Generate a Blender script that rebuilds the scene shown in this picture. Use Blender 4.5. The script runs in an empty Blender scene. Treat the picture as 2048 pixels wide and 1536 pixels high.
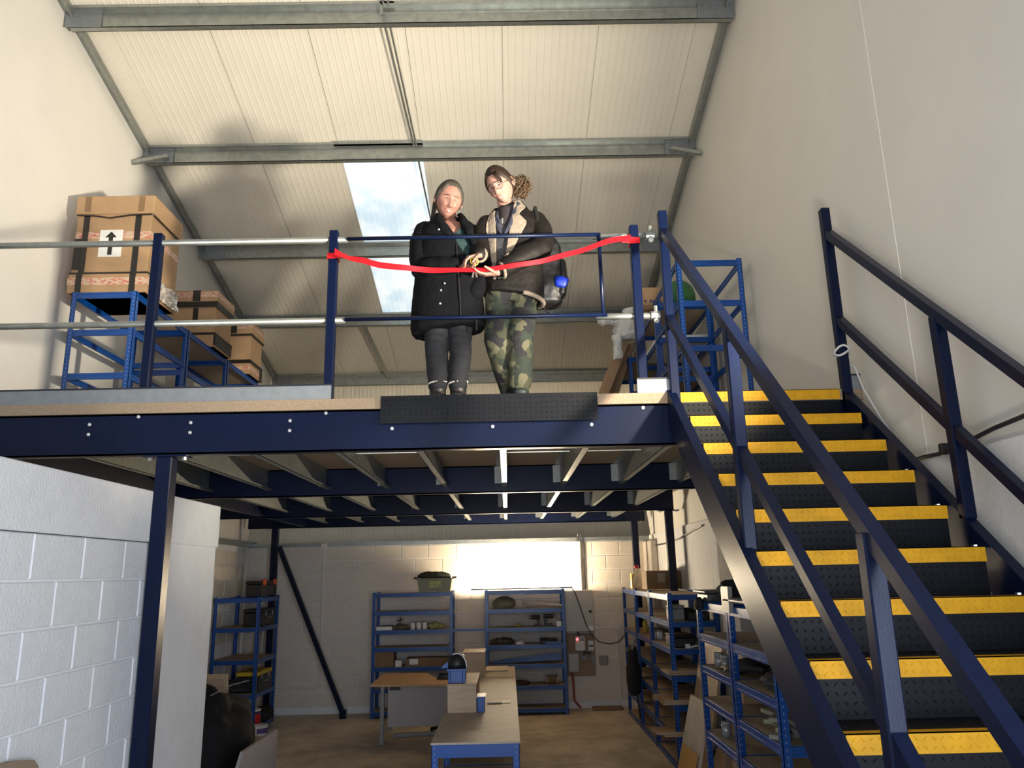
import bpy, bmesh, math, random
from mathutils import Vector, Matrix, Euler, noise
random.seed(7)
S = bpy.context.scene
COL = S.collection
PI = math.pi
V = Vector

# ------------------------------------------------------------------ camera, world, lights, exposure
FPX, PITCH, YAW, ROLL = 1538.0, math.radians(13.78), math.radians(.59), math.radians(1.24)
fw = V((math.sin(YAW)*math.cos(PITCH), math.cos(YAW)*math.cos(PITCH), math.sin(PITCH)))
ri = V((math.cos(YAW), -math.sin(YAW), 0))
up = ri.cross(fw)
r2 = ri*math.cos(ROLL) - up*math.sin(ROLL)
u2 = ri*math.sin(ROLL) + up*math.cos(ROLL)
cd = bpy.data.cameras.new('camera')
cd.sensor_fit = 'HORIZONTAL'; cd.sensor_width = 36.0; cd.lens = 36.0*FPX/2048; cd.clip_start = .05
cam = bpy.data.objects.new('camera', cd); COL.objects.link(cam)
M = Matrix((r2, u2, -fw)).transposed().to_4x4(); M.translation = V((0, 0, 2.1))
cam.matrix_world = M
S.camera = cam

S.view_settings.view_transform = 'Standard'; S.view_settings.look = 'None'
S.view_settings.gamma = 1.0; S.view_settings.use_curve_mapping = False
S.view_settings.exposure = 0.38

w = bpy.data.worlds.new('daylight'); S.world = w; w.use_nodes = True
bg = w.node_tree.nodes['Background']; bg.inputs[0].default_value = (.80, .88, 1.0, 1); bg.inputs[1].default_value = .45

def area(name, loc, aim, size, power, col, sy=None, spread=180):
    l = bpy.data.lights.new(name, 'AREA'); l.energy = power; l.color = col
    l.shape = 'RECTANGLE'; l.size = size; l.size_y = sy or size; l.spread = math.radians(spread)
    o = bpy.data.objects.new(name, l); COL.objects.link(o); o.location = loc
    o.rotation_euler = (V(aim)-V(loc)).to_track_quat('-Z', 'Y').to_euler()
    return o
area('door_daylight', (.0, -2.7, 2.0), (0, 3, 1.8), 4.0, 130, (.76, .85, 1.0), 3.4)
area('cool_side_fill', (2.25, -.6, 1.7), (-2.25, 3.6, 1.4), 2.2, 110, (.74, .84, 1.0), 2.2, 120)  # added cool fill to brighten the partition blocks; no door on this side
area('sunlit_floor_bounce', (-.3, -1.5, .04), (.0, 6.0, 5.7), 1.0, 70, (1.0, .89, .71), .7, 60)
area('warm_side_light', (2.3, 2.6, 3.1), (-2.5, 7.3, 6.0), .16, 92, (1.0, .885, .69), .22, 76)  # unseen light added at the right to throw the carton shadow; no known fixture

# ------------------------------------------------------------------ materials
def nd(nt, t, **kw):
    n = nt.nodes.new(t)
    for k, v in kw.items():
        if k in n.inputs: n.inputs[k].default_value = v
        else: setattr(n, k, v)
    return n
def mat(name, col, rough=.6, metal=0.0, nscale=0, namt=0.0, bump=0.0, bscale=None, col2=None, spec=.5, stretch=None, detail=4):
    m = bpy.data.materials.new(name); m.use_nodes = True
    nt = m.node_tree; p = nt.nodes['Principled BSDF']
    p.inputs['Base Color'].default_value = (*col, 1); p.inputs['Roughness'].default_value = rough
    p.inputs['Metallic'].default_value = metal; p.inputs['Specular IOR Level'].default_value = spec
    if nscale or bump:
        tc = nd(nt, 'ShaderNodeTexCoord'); src = tc.outputs['Object']
        if stretch:
            mp = nd(nt, 'ShaderNodeMapping'); mp.inputs['Scale'].default_value = stretch
            nt.links.new(src, mp.inputs[0]); src = mp.outputs[0]
    if nscale:
        n = nd(nt, 'ShaderNodeTexNoise', Scale=nscale, Detail=detail, Roughness=.6); nt.links.new(src, n.inputs['Vector'])
        mx = nd(nt, 'ShaderNodeMix', data_type='RGBA')
        c2 = col2 or tuple(max(0, c*(1-namt)) for c in col)
        mx.inputs[6].default_value = (*col, 1); mx.inputs[7].default_value = (*c2, 1)
        rp = nd(nt, 'ShaderNodeValToRGB'); rp.color_ramp.elements[0].position = .35; rp.color_ramp.elements[1].position = .68
        nt.links.new(n.outputs['Fac'], rp.inputs[0]); nt.links.new(rp.outputs[0], mx.inputs[0])
        nt.links.new(mx.outputs[2], p.inputs['Base Color'])
    if bump:
        n2 = nd(nt, 'ShaderNodeTexNoise', Scale=bscale or nscale*3 or 40, Detail=3); nt.links.new(src, n2.inputs['Vector'])
        b = nd(nt, 'ShaderNodeBump', Strength=bump, Distance=.01); nt.links.new(n2.outputs['Fac'], b.inputs['Height'])
        nt.links.new(b.outputs[0], p.inputs['Normal'])
    return m
def emit(name, col, st):
    m = bpy.data.materials.new(name); m.use_nodes = True; p = m.node_tree.nodes['Principled BSDF']
    p.inputs['Base Color'].default_value = (*col, 1)
    p.inputs['Emission Color'].default_value = (*col, 1); p.inputs['Emission Strength'].default_value = st
    return m
PLASTER = mat('painted_plaster', (.82, .795, .74), .75, nscale=1.2, namt=.05, bump=.05, bscale=30)
BLOCK = mat('painted_block', (.74, .745, .76), .8, nscale=9, namt=.06, bump=.45, bscale=70)
MORTAR = mat('painted_mortar', (.82, .825, .84), .85, nscale=30, namt=.08)
BLOCKW = mat('painted_block_back', (.76, .69, .60), .8, nscale=7, namt=.07, bump=.3, bscale=60)
ROOF = mat('coated_roof_sheet', (.76, .72, .63), .5, nscale=2, namt=.04)
CONCRETE = mat('dusty_concrete', (.68, .61, .49), .6, nscale=2.6, namt=.5, bump=.15, bscale=24, col2=(.38, .33, .26), detail=9)
NAVY = mat('navy_steel', (.0024, .0068, .030), .34, nscale=30, namt=.15, bump=.05, bscale=160, spec=.2)
RACK = mat('blue_rack_steel', (.004, .070, .32), .28, nscale=5, namt=.12, spec=.5)
GALV = mat('galvanised_steel', (.40, .425, .41), .42, .8, nscale=14, namt=.22)
ZINC = mat('zinc_sheet', (.27, .295, .32), .55, .5, nscale=18, namt=.15)
ALU = mat('bright_bolt', (.75, .75, .75), .3, .9)
CHIP = mat('chipboard', (.30, .235, .165), .8, nscale=120, namt=.45, col2=(.24, .17, .11), detail=2)
CHIPD = mat('chipboard_underside', (.30, .25, .19), .85, nscale=60, namt=.3)
BOARD = mat('shelf_chipboard', (.46, .36, .25), .75, nscale=60, namt=.3)
PLATE = mat('black_chequer_plate', (.007, .008, .011), .5, nscale=12, namt=.2, spec=.16)
YELLOW = mat('yellow_nosing_paint', (.66, .33, .008), .55, nscale=16, namt=.18, bump=.04, bscale=60, spec=.25)
CARD = mat('cardboard', (.45, .285, .155), .8, nscale=6, namt=.12, bump=.04, bscale=50)
CARDD = mat('dark_cardboard', (.26, .16, .085), .8, nscale=6, namt=.2)
BLACKTAPE = mat('black_tape', (.014, .012, .012), .4)
WHITE = mat('white_paper', (.82, .82, .80), .6, nscale=5, namt=.04)
BLACK = mat('black_plastic', (.012, .012, .013), .45)
GREYP = mat('grey_plastic', (.27, .27, .27), .5)
WOOD = mat('beech_top', (.62, .40, .20), .45, nscale=3, namt=.22, stretch=(1, 9, 1))
PLY = mat('plywood', (.56, .41, .27), .6, nscale=5, namt=.2, stretch=(1, 1, 7))
WORKTOP = mat('worktop_board', (.50, .42, .32), .6, nscale=9, namt=.2)
PANEL = mat('grey_laminate', (.42, .38, .38), .5, nscale=2, namt=.06)
RED = mat('red_satin', (.56, .008, .015), .32, nscale=20, namt=.12)
CABLE = mat('cable', (.02, .02, .022), .5)
PIPEW = mat('white_pvc', (.74, .71, .66), .5)

# ------------------------------------------------------------------ mesh helpers
class MB:
    def __init__(s): s.v = []; s.f = []
    def add(s, vs, fs):
        o = len(s.v); s.v += [tuple(v) for v in vs]; s.f += [tuple(i+o for i in f) for f in fs]; return s
    def box(s, x0, x1, y0, y1, z0, z1):
        return s.hexa([(x0,y0,z0),(x1,y0,z0),(x1,y1,z0),(x0,y1,z0),(x0,y0,z1),(x1,y0,z1),(x1,y1,z1),(x0,y1,z1)])
    def hexa(s, p):
        return s.add(p, [(3,2,1,0),(4,5,6,7),(0,1,5,4),(1,2,6,5),(2,3,7,6),(3,0,4,7)])
    def cbox(s, x0, x1, y0, y1, z0, z1, c=.004):
        "box with chamfered edges"
        X, Y, Z = (x0, x1), (y0, y1), (z0, z1)
        bm = bmesh.new(); bmesh.ops.create_cube(bm, size=1)
        for v in bm.verts:
            v.co = ((x0+x1)/2+v.co.x*(x1-x0), (y0+y1)/2+v.co.y*(y1-y0), (z0+z1)/2+v.co.z*(z1-z0))
        bmesh.ops.bevel(bm, geom=list(bm.edges), offset=c, segments=1, affect='EDGES')
        return s.bm(bm)
    def bm(s, bm):
        bm.verts.index_update(); bm.verts.ensure_lookup_table()
        s.add([v.co for v in bm.verts], [[v.index for v in f.verts] for f in bm.faces]); bm.free(); return s
    def bar(s, a, b, w, h, upv=(0,0,1), off=0.0):
        "rectangular bar from a to b; w across, h along upv"
        a, b = V(a), V(b); d = (b-a).normalized(); u = V(upv); x = d.cross(u).normalized(); u = x.cross(d).normalized()
        P = []
        for q in (a, b):
            for sx, su in ((-1,-1),(1,-1),(1,1),(-1,1)): P.append(q + x*sx*w/2 + u*(su*h/2+off))
        return s.add(P, [(3,2,1,0),(4,5,6,7),(0,1,5,4),(1,2,6,5),(2,3,7,6),(3,0,4,7)])
    def tube(s, pts, r, n=10, cap=True):
        pts = [V(p) for p in pts]; R = r if isinstance(r, (list, tuple)) else [r]*len(pts)
        o = len(s.v); d0 = (pts[1]-pts[0]).normalized()
        x = d0.orthogonal().normalized()
        for i, p in enumerate(pts):
            if i == 0: d = pts[1]-p
            elif i == len(pts)-1: d = p-pts[i-1]
            else: d = (pts[i+1]-p).normalized()+(p-pts[i-1]).normalized()
            d = d.normalized() if d.length > 1e-9 else d0
            x = (x - d*x.dot(d)).normalized(); y = d.cross(x)
            for k in range(n):
                a = 2*PI*k/n; s.v.append(tuple(p+(x*math.cos(a)+y*math.sin(a))*R[i]))
        for i in range(len(pts)-1):
            for k in range(n):
                a, b = o+i*n+k, o+i*n+(k+1) % n
                s.f.append((a, b, b+n, a+n))
        if cap:
            s.f.append(tuple(o+k for k in reversed(range(n)))); s.f.append(tuple(o+(len(pts)-1)*n+k for k in range(n)))
        return s
    def loft(s, rings, cap=True):
        o = len(s.v); n = len(rings[0])
        for r in rings: s.v += [tuple(p) for p in r]
        for i in range(len(rings)-1):
            for k in range(n):
                a, b = o+i*n+k, o+i*n+(k+1) % n
                s.f.append((a, b, b+n, a+n))
        if cap:
            s.f.append(tuple(o+k for k in reversed(range(n)))); s.f.append(tuple(o+(len(rings)-1)*n+k for k in range(n)))
        return s
    def prism(s, poly, axis, a, b):
        "poly of 2d points extruded along an axis (0,1,2) from a to b"
        def P(p, t):
            q = list(p); q.insert(axis, t); return q
        n = len(poly)
        return s.add([P(p, a) for p in poly]+[P(p, b) for p in poly],
                     [tuple(reversed(range(n))), tuple(range(n, 2*n))]+[(k, (k+1) % n, (k+1) % n+n, k+n) for k in range(n)])
    def sphere(s, c, rx, ry=None, rz=None, n=14, m=9):
        ry = ry or rx; rz = rz or rx; o = len(s.v)
        s.v.append((c[0], c[1], c[2]-rz))
        for j in range(1, m):
            t = -PI/2+PI*j/m
            for k in range(n):
                a = 2*PI*k/n; s.v.append((c[0]+rx*math.cos(t)*math.cos(a), c[1]+ry*math.cos(t)*math.sin(a), c[2]+rz*math.sin(t)))
        s.v.append((c[0], c[1], c[2]+rz)); top = len(s.v)-1
        for k in range(n):
            s.f.append((o, o+1+(k+1) % n, o+1+k)); b = o+1+(m-2)*n
            s.f.append((top, b+k, b+(k+1) % n))
        for j in range(m-2):
            for k in range(n):
                a = o+1+j*n+k; b = o+1+j*n+(k+1) % n
                s.f.append((a, b, b+n, a+n))
        return s
ORG = {}
def wl(o):
    return ORG.get(o.name, V((0, 0, 0))) if o else V((0, 0, 0))
def mesh(name, mb, m, smooth=False, org=V((0,0,0)), fixn=False):
    me = bpy.data.meshes.new(name); me.from_pydata([tuple(V(v)-org) for v in mb.v], [], mb.f)
    if fixn:
        b = bmesh.new(); b.from_mesh(me); bmesh.ops.recalc_face_normals(b, faces=b.faces); b.to_mesh(me); b.free()
    for x in (m if isinstance(m, (list, tuple)) else [m]): me.materials.append(x)
    if smooth: me.polygons.foreach_set('use_smooth', [True]*len(me.polygons))
    me.update(); return me
def part(name, mb, m, parent=None, smooth=False, fixn=False, at=None):
    "one mesh object; vertices are given in the world; a top-level one gets its origin at `at` or its base"
    if parent is None:
        if at is None:
            xs, ys, zs = zip(*mb.v); at = ((min(xs)+max(xs))/2, (min(ys)+max(ys))/2, min(zs))
        at = V(at)
    else: at = wl(parent)
    o = bpy.data.objects.new(name, mesh(name, mb, m, smooth, at, fixn)); COL.objects.link(o)
    if parent: o.parent = parent; ORG[o.name] = at
    else: o.location = at; ORG[o.name] = at
    return o
def tag(o, label, cat, group=None, kind=None):
    o['label'] = label; o['category'] = cat
    if group: o['group'] = group
    if kind: o['kind'] = kind
    return o
def thing(name, label, cat, loc, group=None):
    o = bpy.data.objects.new(name, None); COL.objects.link(o); o.location = loc; o.empty_display_size = .1
    ORG[o.name] = V(loc); return tag(o, label, cat, group)
def struct(name, mb=None, m=None, smooth=False, loc=(0,0,0)):
    if mb is None:
        o = bpy.data.objects.new(name, None); COL.objects.link(o); o.location = loc; ORG[o.name] = V(loc)
    else: o = part(name, mb, m, None, smooth)
    o['kind'] = 'structure'; return o
def inst(src_mesh, name, parent, loc=(0,0,0), rot=(0,0,0)):
    o = bpy.data.objects.new(name, src_mesh); COL.objects.link(o); o.parent = parent; o.location = loc; o.rotation_euler = rot; return o
def dup(root, loc, label, rotz=None):
    r = root.copy(); COL.objects.link(r); r.location = loc; r['label'] = label; ORG[r.name] = V(loc)
    if rotz is not None: r.rotation_euler.z = rotz
    for ch in root.children:
        c = ch.copy(); COL.objects.link(c); c.parent = r
        for g in ch.children:
            d = g.copy(); COL.objects.link(d); d.parent = c
    return r
# ------------------------------------------------------------------ setting
XL, XR, YB = -4.3, 2.38, 13.0
ZD = 3.22                                   # top of the mezzanine deck
def zroof(y): return 7.55 - .262*(y-6.9)
struct('floor', MB().box(XL-.2, XR+.2, -3.0, 14.2, -.2, 0), CONCRETE)

def block_mesh(name, L, H, m):
    "one block, face towards -Y, proud of the bed joint with worn chamfers"
    c = .006; t = .007
    mb = MB().add([(0,0,0),(L,0,0),(L,0,H),(0,0,H),(c,-t,c),(L-c,-t,c),(L-c,-t,H-c),(c,-t,H-c)],
                  [(4,5,6,7),(0,1,5,4),(1,2,6,5),(2,3,7,6),(3,0,4,7)])
    return mesh(name, mb, m)
def blockwork(parent, origin, ux, length, z0, rows, offs, m, skip=lambda u, z: False, pitch=.45, h=.225):
    "lay blocks on the plane through origin, ux = direction of the courses; the face looks along ux x up reversed"
    rot = math.atan2(ux[1], ux[0]); cache = {}
    for r in range(rows):
        z = z0 + r*h; u = -pitch + (offs if r % 2 == 0 else offs+pitch/2) % pitch
        while u < length:
            a, b = max(u, 0), min(u+pitch-.01, length)
            if b-a > .05 and not skip((a+b)/2, z+h/2):
                key = round(b-a, 3)
                if key not in cache: cache[key] = block_mesh('block', b-a, h-.01, m)
                p = V(origin)+V((ux[0]*a, ux[1]*a, 0)); p.z = z+.005
                p += V((ux[1], -ux[0], 0))*random.uniform(-.0012, .0012)
                inst(cache[key], 'block', parent, p - wl(parent), (0, 0, rot))
            u += pitch

# left building wall: white board above, blockwork below behind the partition
struct('wall_left', MB().box(XL-.2, XL, -2.0, 14.1, 0, 8.6), PLASTER)
wlb = struct('wall_left_lower', MB().box(XL, XL+.02, 6.3, YB, 0, 2.62), MORTAR)
blockwork(wlb, (XL+.027, YB, 0), (0, -1), YB-6.3, .04, 11, .1, BLOCKW, lambda u, z: False)
struct('trim_left', MB().box(XL, XL+.10, 6.3, YB+.2, 2.60, 2.68), GALV)
# right building wall
struct('wall_right', MB().box(XR, XR+.2, -2.0, 14.1, 0, 8.6), PLASTER)
wrb = struct('wall_right_lower', MB().box(XR-.03, XR, 1.6, YB, 0, 2.66), MORTAR)
blockwork(wrb, (XR-.03, 1.8, 0), (0, 1), YB-1.8, .185, 11, .3, BLOCK, lambda u, z: False)
struct('trim_right_seam', MB().box(XR-.003, XR, 4.29, 4.37, 2.70, 8.2), PLASTER)
# back wall: block dado below a metal ledge, ribbed sheet above it
wb = struct('wall_back', MB().box(XL, XR, YB, YB+.1, 0, 2.58), MORTAR)
blockwork(wb, (XL, YB, 0), (1, 0), XR-XL, .10, 11, .30, BLOCKW)
struct('trim_back_ledge', MB().box(XL, XR, YB-.03, 14.0, 2.58, 2.645), GALV)
def ribbed(mb, n, L, f):
    "n flat-bottomed ribs over a metre: profile points (u, depth)"
    prof = []
    p = 1.0/n
    for i in range(n):
        prof += [(i*p, 0), (i*p+p*.74, 0), (i*p+p*.80, .005), (i*p+p*.94, .005)]
    prof.append((.996, 0))
    A = [f(u, d, 0) for u, d in prof]; B = [f(u, d, L) for u, d in prof]; k = len(prof)
    return mb.add(A+B, [(i, i+1, k+i+1, k+i) for i in range(k-1)])
wbu = struct('wall_back_upper', MB().box(XL, XR, 14.06, 14.2, 2.6, 6.4), ROOF)
for i in range(7):
    x0 = XL-.7+i
    mb = MB(); ribbed(mb, 13, 3.1, lambda u, d, t: (x0+u, 14.04-d, 2.66+t)); part('sheet', mb, ROOF, wbu)
# front wall with the loading door the daylight comes through
wf = MB(); wf.box(XL, XR, -3.0, -2.8, 4.2, 9.6); wf.box(XL, -2.6, -3.0, -2.8, 0, 4.2); wf.box(2.0, XR, -3.0, -2.8, 0, 4.2)
struct('wall_front', wf, PLASTER)
struct('trim_front_side', MB().box(XL-.2, XL, -3, -2, 0, 9.6).box(XR, XR+.2, -3, -2, 0, 9.6).box(XL-.2, XL, -2, 3, 8.6, 9.9).box(XR, XR+.2, -2, 3, 8.6, 9.9), PLASTER)

# ceiling: metre-wide ribbed sheets on Z purlins, one translucent sheet
ceil = struct('ceiling', MB().add([(XL-.1, -3, zroof(-3)+.08), (XR+.1, -3, zroof(-3)+.08), (XR+.1, 14.2, zroof(14.2)+.08), (XL-.1, 14.2, zroof(14.2)+.08),
                                   (XL-.1, -3, zroof(-3)+.12), (XR+.1, -3, zroof(-3)+.12), (XR+.1, 14.2, zroof(14.2)+.12), (XL-.1, 14.2, zroof(14.2)+.12)],
              [(0,1,2,3),(7,6,5,4),(0,4,5,1),(1,5,6,2),(2,6,7,3),(3,7,4,0)]), ROOF)
# hole for the skylight is made by building the slab in strips instead
me = ceil.data
me.clear_geometry()
zz = lambda y, o: zroof(y)+o
vs, fs = [], []
def slab(x0, x1, y0, y1):
    o = len(vs)
    for q in (.08, .12): vs.extend([(x0, y0, zz(y0, q)), (x1, y0, zz(y0, q)), (x1, y1, zz(y1, q)), (x0, y1, zz(y1, q))])
    fs.extend([tuple(o+i for i in f) for f in ((0,1,2,3),(7,6,5,4),(0,4,5,1),(1,5,6,2),(2,6,7,3),(3,7,4,0))])
SK = (-1.95, -.95, 8.35, 11.86)
slab(XL-.1, SK[0], -3, 14.2); slab(SK[1], XR+.1, -3, 14.2); slab(SK[0], SK[1], -3, SK[2]); slab(SK[0], SK[1], SK[3], 14.2)
me.from_pydata([tuple(V(v)-wl(ceil)) for v in vs], [], fs); me.update()
SKYL = bpy.data.materials.new('translucent_rooflight'); SKYL.use_nodes = True
nt = SKYL.node_tree; p = nt.nodes['Principled BSDF']
tc = nd(nt, 'ShaderNodeTexCoord'); n1 = nd(nt, 'ShaderNodeTexNoise', Scale=3.0, Detail=6.0); nt.links.new(tc.outputs['Object'], n1.inputs['Vector'])
rp = nd(nt, 'ShaderNodeValToRGB'); rp.color_ramp.elements[0].color = (.58, .76, .88, 1); rp.color_ramp.elements[1].color = (.94, 1, 1.0, 1)
rp.color_ramp.elements[0].position = .40; rp.color_ramp.elements[1].position = .62
nt.links.new(n1.outputs['Fac'], rp.inputs[0]); nt.links.new(rp.outputs[0], p.inputs['Emission Color'])
p.inputs['Emission Strength'].default_value = .62; p.inputs['Base Color'].default_value = (.6, .65, .7, 1); p.inputs['Roughness'].default_value = .4
def roofsheet(name, x0, y0, y1, m, w=1.0):
    mb = MB(); ribbed(mb, 13, y1-y0, lambda u, d, t: (x0+u*w, y0+t, zroof(y0+t)-d)); return part(name, mb, m, ceil)
for i in range(-5, 3):
    x0 = i+.05
    if i == -2:
        roofsheet('sheet', x0, -2.9, 8.35, ROOF); roofsheet('rooflight', x0, 8.35, 11.86, SKYL); roofsheet('sheet', x0, 11.86, 14.05, ROOF)
    else:
        a = max(x0, XL); b = min(x0+1, XR); roofsheet('sheet', a, -2.9, 14.05, ROOF, b-a)
PY = (1.25, 3.02, 4.78, 6.55, 8.33, 10.13, 11.87, 13.82)
def purlin_mb(x0, x1, y):
    "Z section hung under the sheets: top flange uphill, web, lower flange downhill"
    mb = MB(); z = zroof(y)-.012; h = .20; t = .006
    def q(a, b, c, d): mb.box(x0, x1, a, b, c, d)
    q(y-.045, y+.03, z-.018, z-.006); q(y-.05, y-.044, z-.03, z-.006)
    q(y+.024, y+.03, z-h, z-.012)
    q(y+.024, y+.09, z-h, z-h+t); q(y+.084, y+.09, z-h, z-h+.018)
    mb.box(x0, x1, y+.018, y+.024, z-h*.42, z-h*.36)
    return mb
for y in PY[2:]:
    pu = part('purlin', purlin_mb(XL+.06, XR-.03, y), GALV, ceil)
    z = zroof(y)
    for xe, sg in ((XL+.02, 1), (XR-.02, -1)):
        b = MB().box(min(xe, xe+sg*.36), max(xe, xe+sg*.36), y+.008, y+.018, z-.215, z-.02)
        for k in range(4): b.tube([(xe+sg*(.10+.2*(k % 2)), y+.009, z-.07-.09*(k//2)), (xe+sg*(.10+.2*(k % 2)), y-.004, z-.07-.09*(k//2))], .009, 8)
        part('cleat', b, ZINC, pu)
        if y in (8.33, 4.78, 11.87):
            part('fly_brace', MB().bar((xe+sg*.30, y-.005, z-.16), (xe, y-.22, z-.36), .05, .006, (0, -1, .3)).bar((xe+sg*.30, y-.02, z-.14), (xe, y-.235, z-.34), .006, .04), GALV, pu)
part('sleeve', MB().box(-2.0, -.93, 8.33-.06, 8.33+.036, zroof(8.33)-.03, zroof(8.33)-.006).box(-2.0, -.93, 8.345, 8.352, zroof(8.33)-.2, zroof(8.33)-.02), GALV, ceil)
for xe in (XL+.05, XR-.05):
    part('gable_angle', MB().bar((xe, 2, zroof(2)-.03), (xe, 14, zroof(14)-.03), .10, .012).bar((xe+(.045 if xe < 0 else -.045), 2, zroof(2)-.07), (xe+(.045 if xe < 0 else -.045), 14, zroof(14)-.07), .012, .09), GALV, ceil)
for a, b in (((-1.14, 6.6), (-1.03, 8.28)), ((-1.09, 6.6), (-1.0, 8.28)), ((-1.0, 8.42), (-.93, 10.05)), ((-1.14, 4.9), (-1.12, 6.5)), ((-1.09, 4.9), (-1.07, 6.5))):
    part('sag_rod', MB().tube([(a[0], a[1], zroof(a[1])-.12), (b[0], b[1], zroof(b[1])-.09)], .011, 8), GALV, ceil)
for a, b in (((-2.27, 12.0), (-2.12, 13.8)), ):
    part('bracing_angle', MB().bar((a[0], a[1], zroof(a[1])-.15), (b[0], b[1], zroof(b[1])-.12), .07, .012), GALV, ceil)
part('bracket', MB().box(-1.16, -1.02, 6.50, 6.53, zroof(6.55)-.06, zroof(6.55)-.02).box(-1.15, -1.13, 6.5, 6.52, zroof(6.55)-.17, zroof(6.55)), GALV, ceil)

# blockwork partition beside the near column, with a return at its far end
wp = struct('wall_partition', MB().box(-2.42, -2.257, 1.4, 6.06, 0, 2.33).box(XL, -2.257, 5.92, 6.06, 0, 2.33), MORTAR)
blockwork(wp, (-2.257, 1.4, 0), (0, 1), 4.66, .085, 10, (3.97-1.4) % .45, BLOCK)
part('lintel', MB().cbox(-2.43, -2.236, 1.4, 6.09, 2.335, 2.65, .006), BLOCK, wp)
part('render_strip', MB().box(-2.252, -2.2465, 5.10, 6.065, .085, 2.335), BLOCK, wp)

# conduit runs on the back and left walls
pw = tag(part('conduit', MB().tube([(-3.02, 12.97, 2.57), (-3.02, 12.97, .45)], .017, 8).tube([(-4.2, 12.97, .42), (-3.1, 12.97, .40), (-2.98, 12.97, .45)], .012, 8)
     .cbox(-3.06, -2.98, 12.93, 12.99, 2.55, 2.63), PIPEW, smooth=False), 'thin white conduit running down the back wall beside the diagonal brace', 'conduit')
tag(part('conduit', MB().tube([(XL+.06, 6.6, 2.30), (XL+.06, 12.9, 2.30)], .014, 8), PIPEW), 'thin conduit running level along the far left block wall', 'conduit')
tag(part('drain_pipe', MB().tube([(XL+.08, 12.75, 2.59), (XL+.08, 12.75, .0)], .03, 10), PIPEW, smooth=True), 'pale pipe standing in the far left corner behind the post', 'pipe')
tag(part('trunking', MB().cbox(1.12, 1.20, 12.93, 13.0, 1.80, 2.58), PIPEW), 'white trunking dropping from the ledge to the electrical cabinet', 'trunking')
tag(part('conduit', MB().tube([(1.36, 12.955, 1.20), (1.74, 12.955, 1.21), (1.75, 12.955, .1)], .013, 8).cbox(1.70, 1.80, 12.93, 12.985, 1.17, 1.25), PIPEW), 'white conduit with a small square box right of the electrical cabinet', 'conduit')
# ------------------------------------------------------------------ mezzanine
mz = thing('mezzanine', 'navy steel mezzanine with chipboard deck and galvanised joists across the unit', 'mezzanine', (-.9, 4.9, 0))
ZB0, ZB1 = 2.88, 3.15
def channel(x0, x1, y, back, z0=ZB0, z1=ZB1):
    t = .008; f = .075 if back else -.075
    mb = MB().box(x0, x1, y, y+t, z0, z1)
    a, b = sorted((y, y+f)); mb.box(x0, x1, a, b, z0, z0+.012); mb.box(x0, x1, a, b, z1-.012, z1); return mb
for i, y in enumerate((4.9, 7.72, 10.5, 12.75)):
    part('main_beam', channel(XL+.02 if i else -3.27, XR-.03 if i else 2.3, y, True) if i == 0 else channel(XL+.08, XR-.12, y, True), NAVY, mz)
part('edge_beam', MB().box(-3.35, -3.27, 4.9, 12.75, ZB0+.02, ZB1), NAVY, mz)

part('deck_board', MB().box(XL+.02, XR-.04, 4.88, 7.3, ZB1, ZD), CHIP, mz)
part('deck_board', MB().box(XL+.02, XR-.04, 7.302, 9.7, ZB1, ZD), CHIP, mz)
part('deck_board', MB().box(XL+.02, XR-.04, 9.702, 12.95, ZB1, ZD), CHIP, mz)
JX = [-2.97+.585*i for i in range(10)]
def joist(x, y0, y1):
    z0, z1 = 2.945, 3.148; t = .004
    mb = MB().box(x, x+t, y0, y1, z0, z1).box(x, x+.055, y0, y1, z0, z0+t).box(x-.05, x, y0, y1, z1-t, z1)
    mb.box(x+.051, x+.055, y0, y1, z0, z0+.016); return mb
for (a, b) in ((4.98, 7.715), (7.80, 10.495), (10.58, 12.745)):
    for x in JX:
        if x > XR-.1: continue
        part('joist', joist(x, a, b), GALV, mz)
        part('hanger_plate', MB().box(x-.07, x+.004, b-.008, b, 2.97, 3.14), ZINC, mz)
for x0, x1, yy in ((-2.37, -1.83, 6.05), (-1.2, -.62, 6.1), (-.04, .52, 6.2), (.55, 1.1, 6.2)):
    part('tie_rod', MB().tube([(x0, yy, 3.05), (x1, yy, 3.05)], .007, 6), GALV, mz)
bolt = MB().tube([(0, 0, 0), (0, -.007, 0)], .012, 6).tube([(0, -.007, 0), (0, -.015, 0)], .006, 8)
bm_ = mesh('bolt', bolt, ALU)
for x, z in ((-2.68, 3.085), (-2.68, 3.02), (-2.03, 3.085), (-2.03, 3.02), (-1.39, 3.085), (-1.39, 3.02), (-2.37, 3.13), (-1.16, 3.13), (.90, 3.125), (-.73, 3.02), (-.08, 3.02), (.56, 3.02)):
    inst(bm_, 'bolt', mz, V((x, 4.899, z))-wl(mz))
def square_post(mb, x, y, z0, z1, s=.1): return mb.cbox(x-s/2, x+s/2, y-s/2, y+s/2, z0, z1, .006)
def column(x, y):
    c = part('column', square_post(MB(), x, y, .012, ZB0-.012), NAVY, mz)
    part('cap_plate', MB().box(x-.14, x+.14, y-.055, y+.055, ZB0-.012, ZB0), NAVY, c)
    part('base_plate', MB().box(x-.1, x+.1, y-.1, y+.1, 0, .012), NAVY, c)
    b = MB()
    for s in (-.11, .11): b.tube([(x+s, y, ZB0-.03), (x+s, y, ZB0-.012)], .014, 6)
    part('bolt', b, ALU, c)
column(-2.185, 4.95); 
column(-3.73, 12.62); column(2.06, 12.62); column(2.19, 10.53)
part('diagonal_brace', MB().bar((-3.64, 12.56, 2.58), (-2.56, 12.56, .10), .07, .07, (0, 1, 0)).box(-2.60, -2.50, 12.53, 12.60, 0, .13), NAVY, mz)
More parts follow.
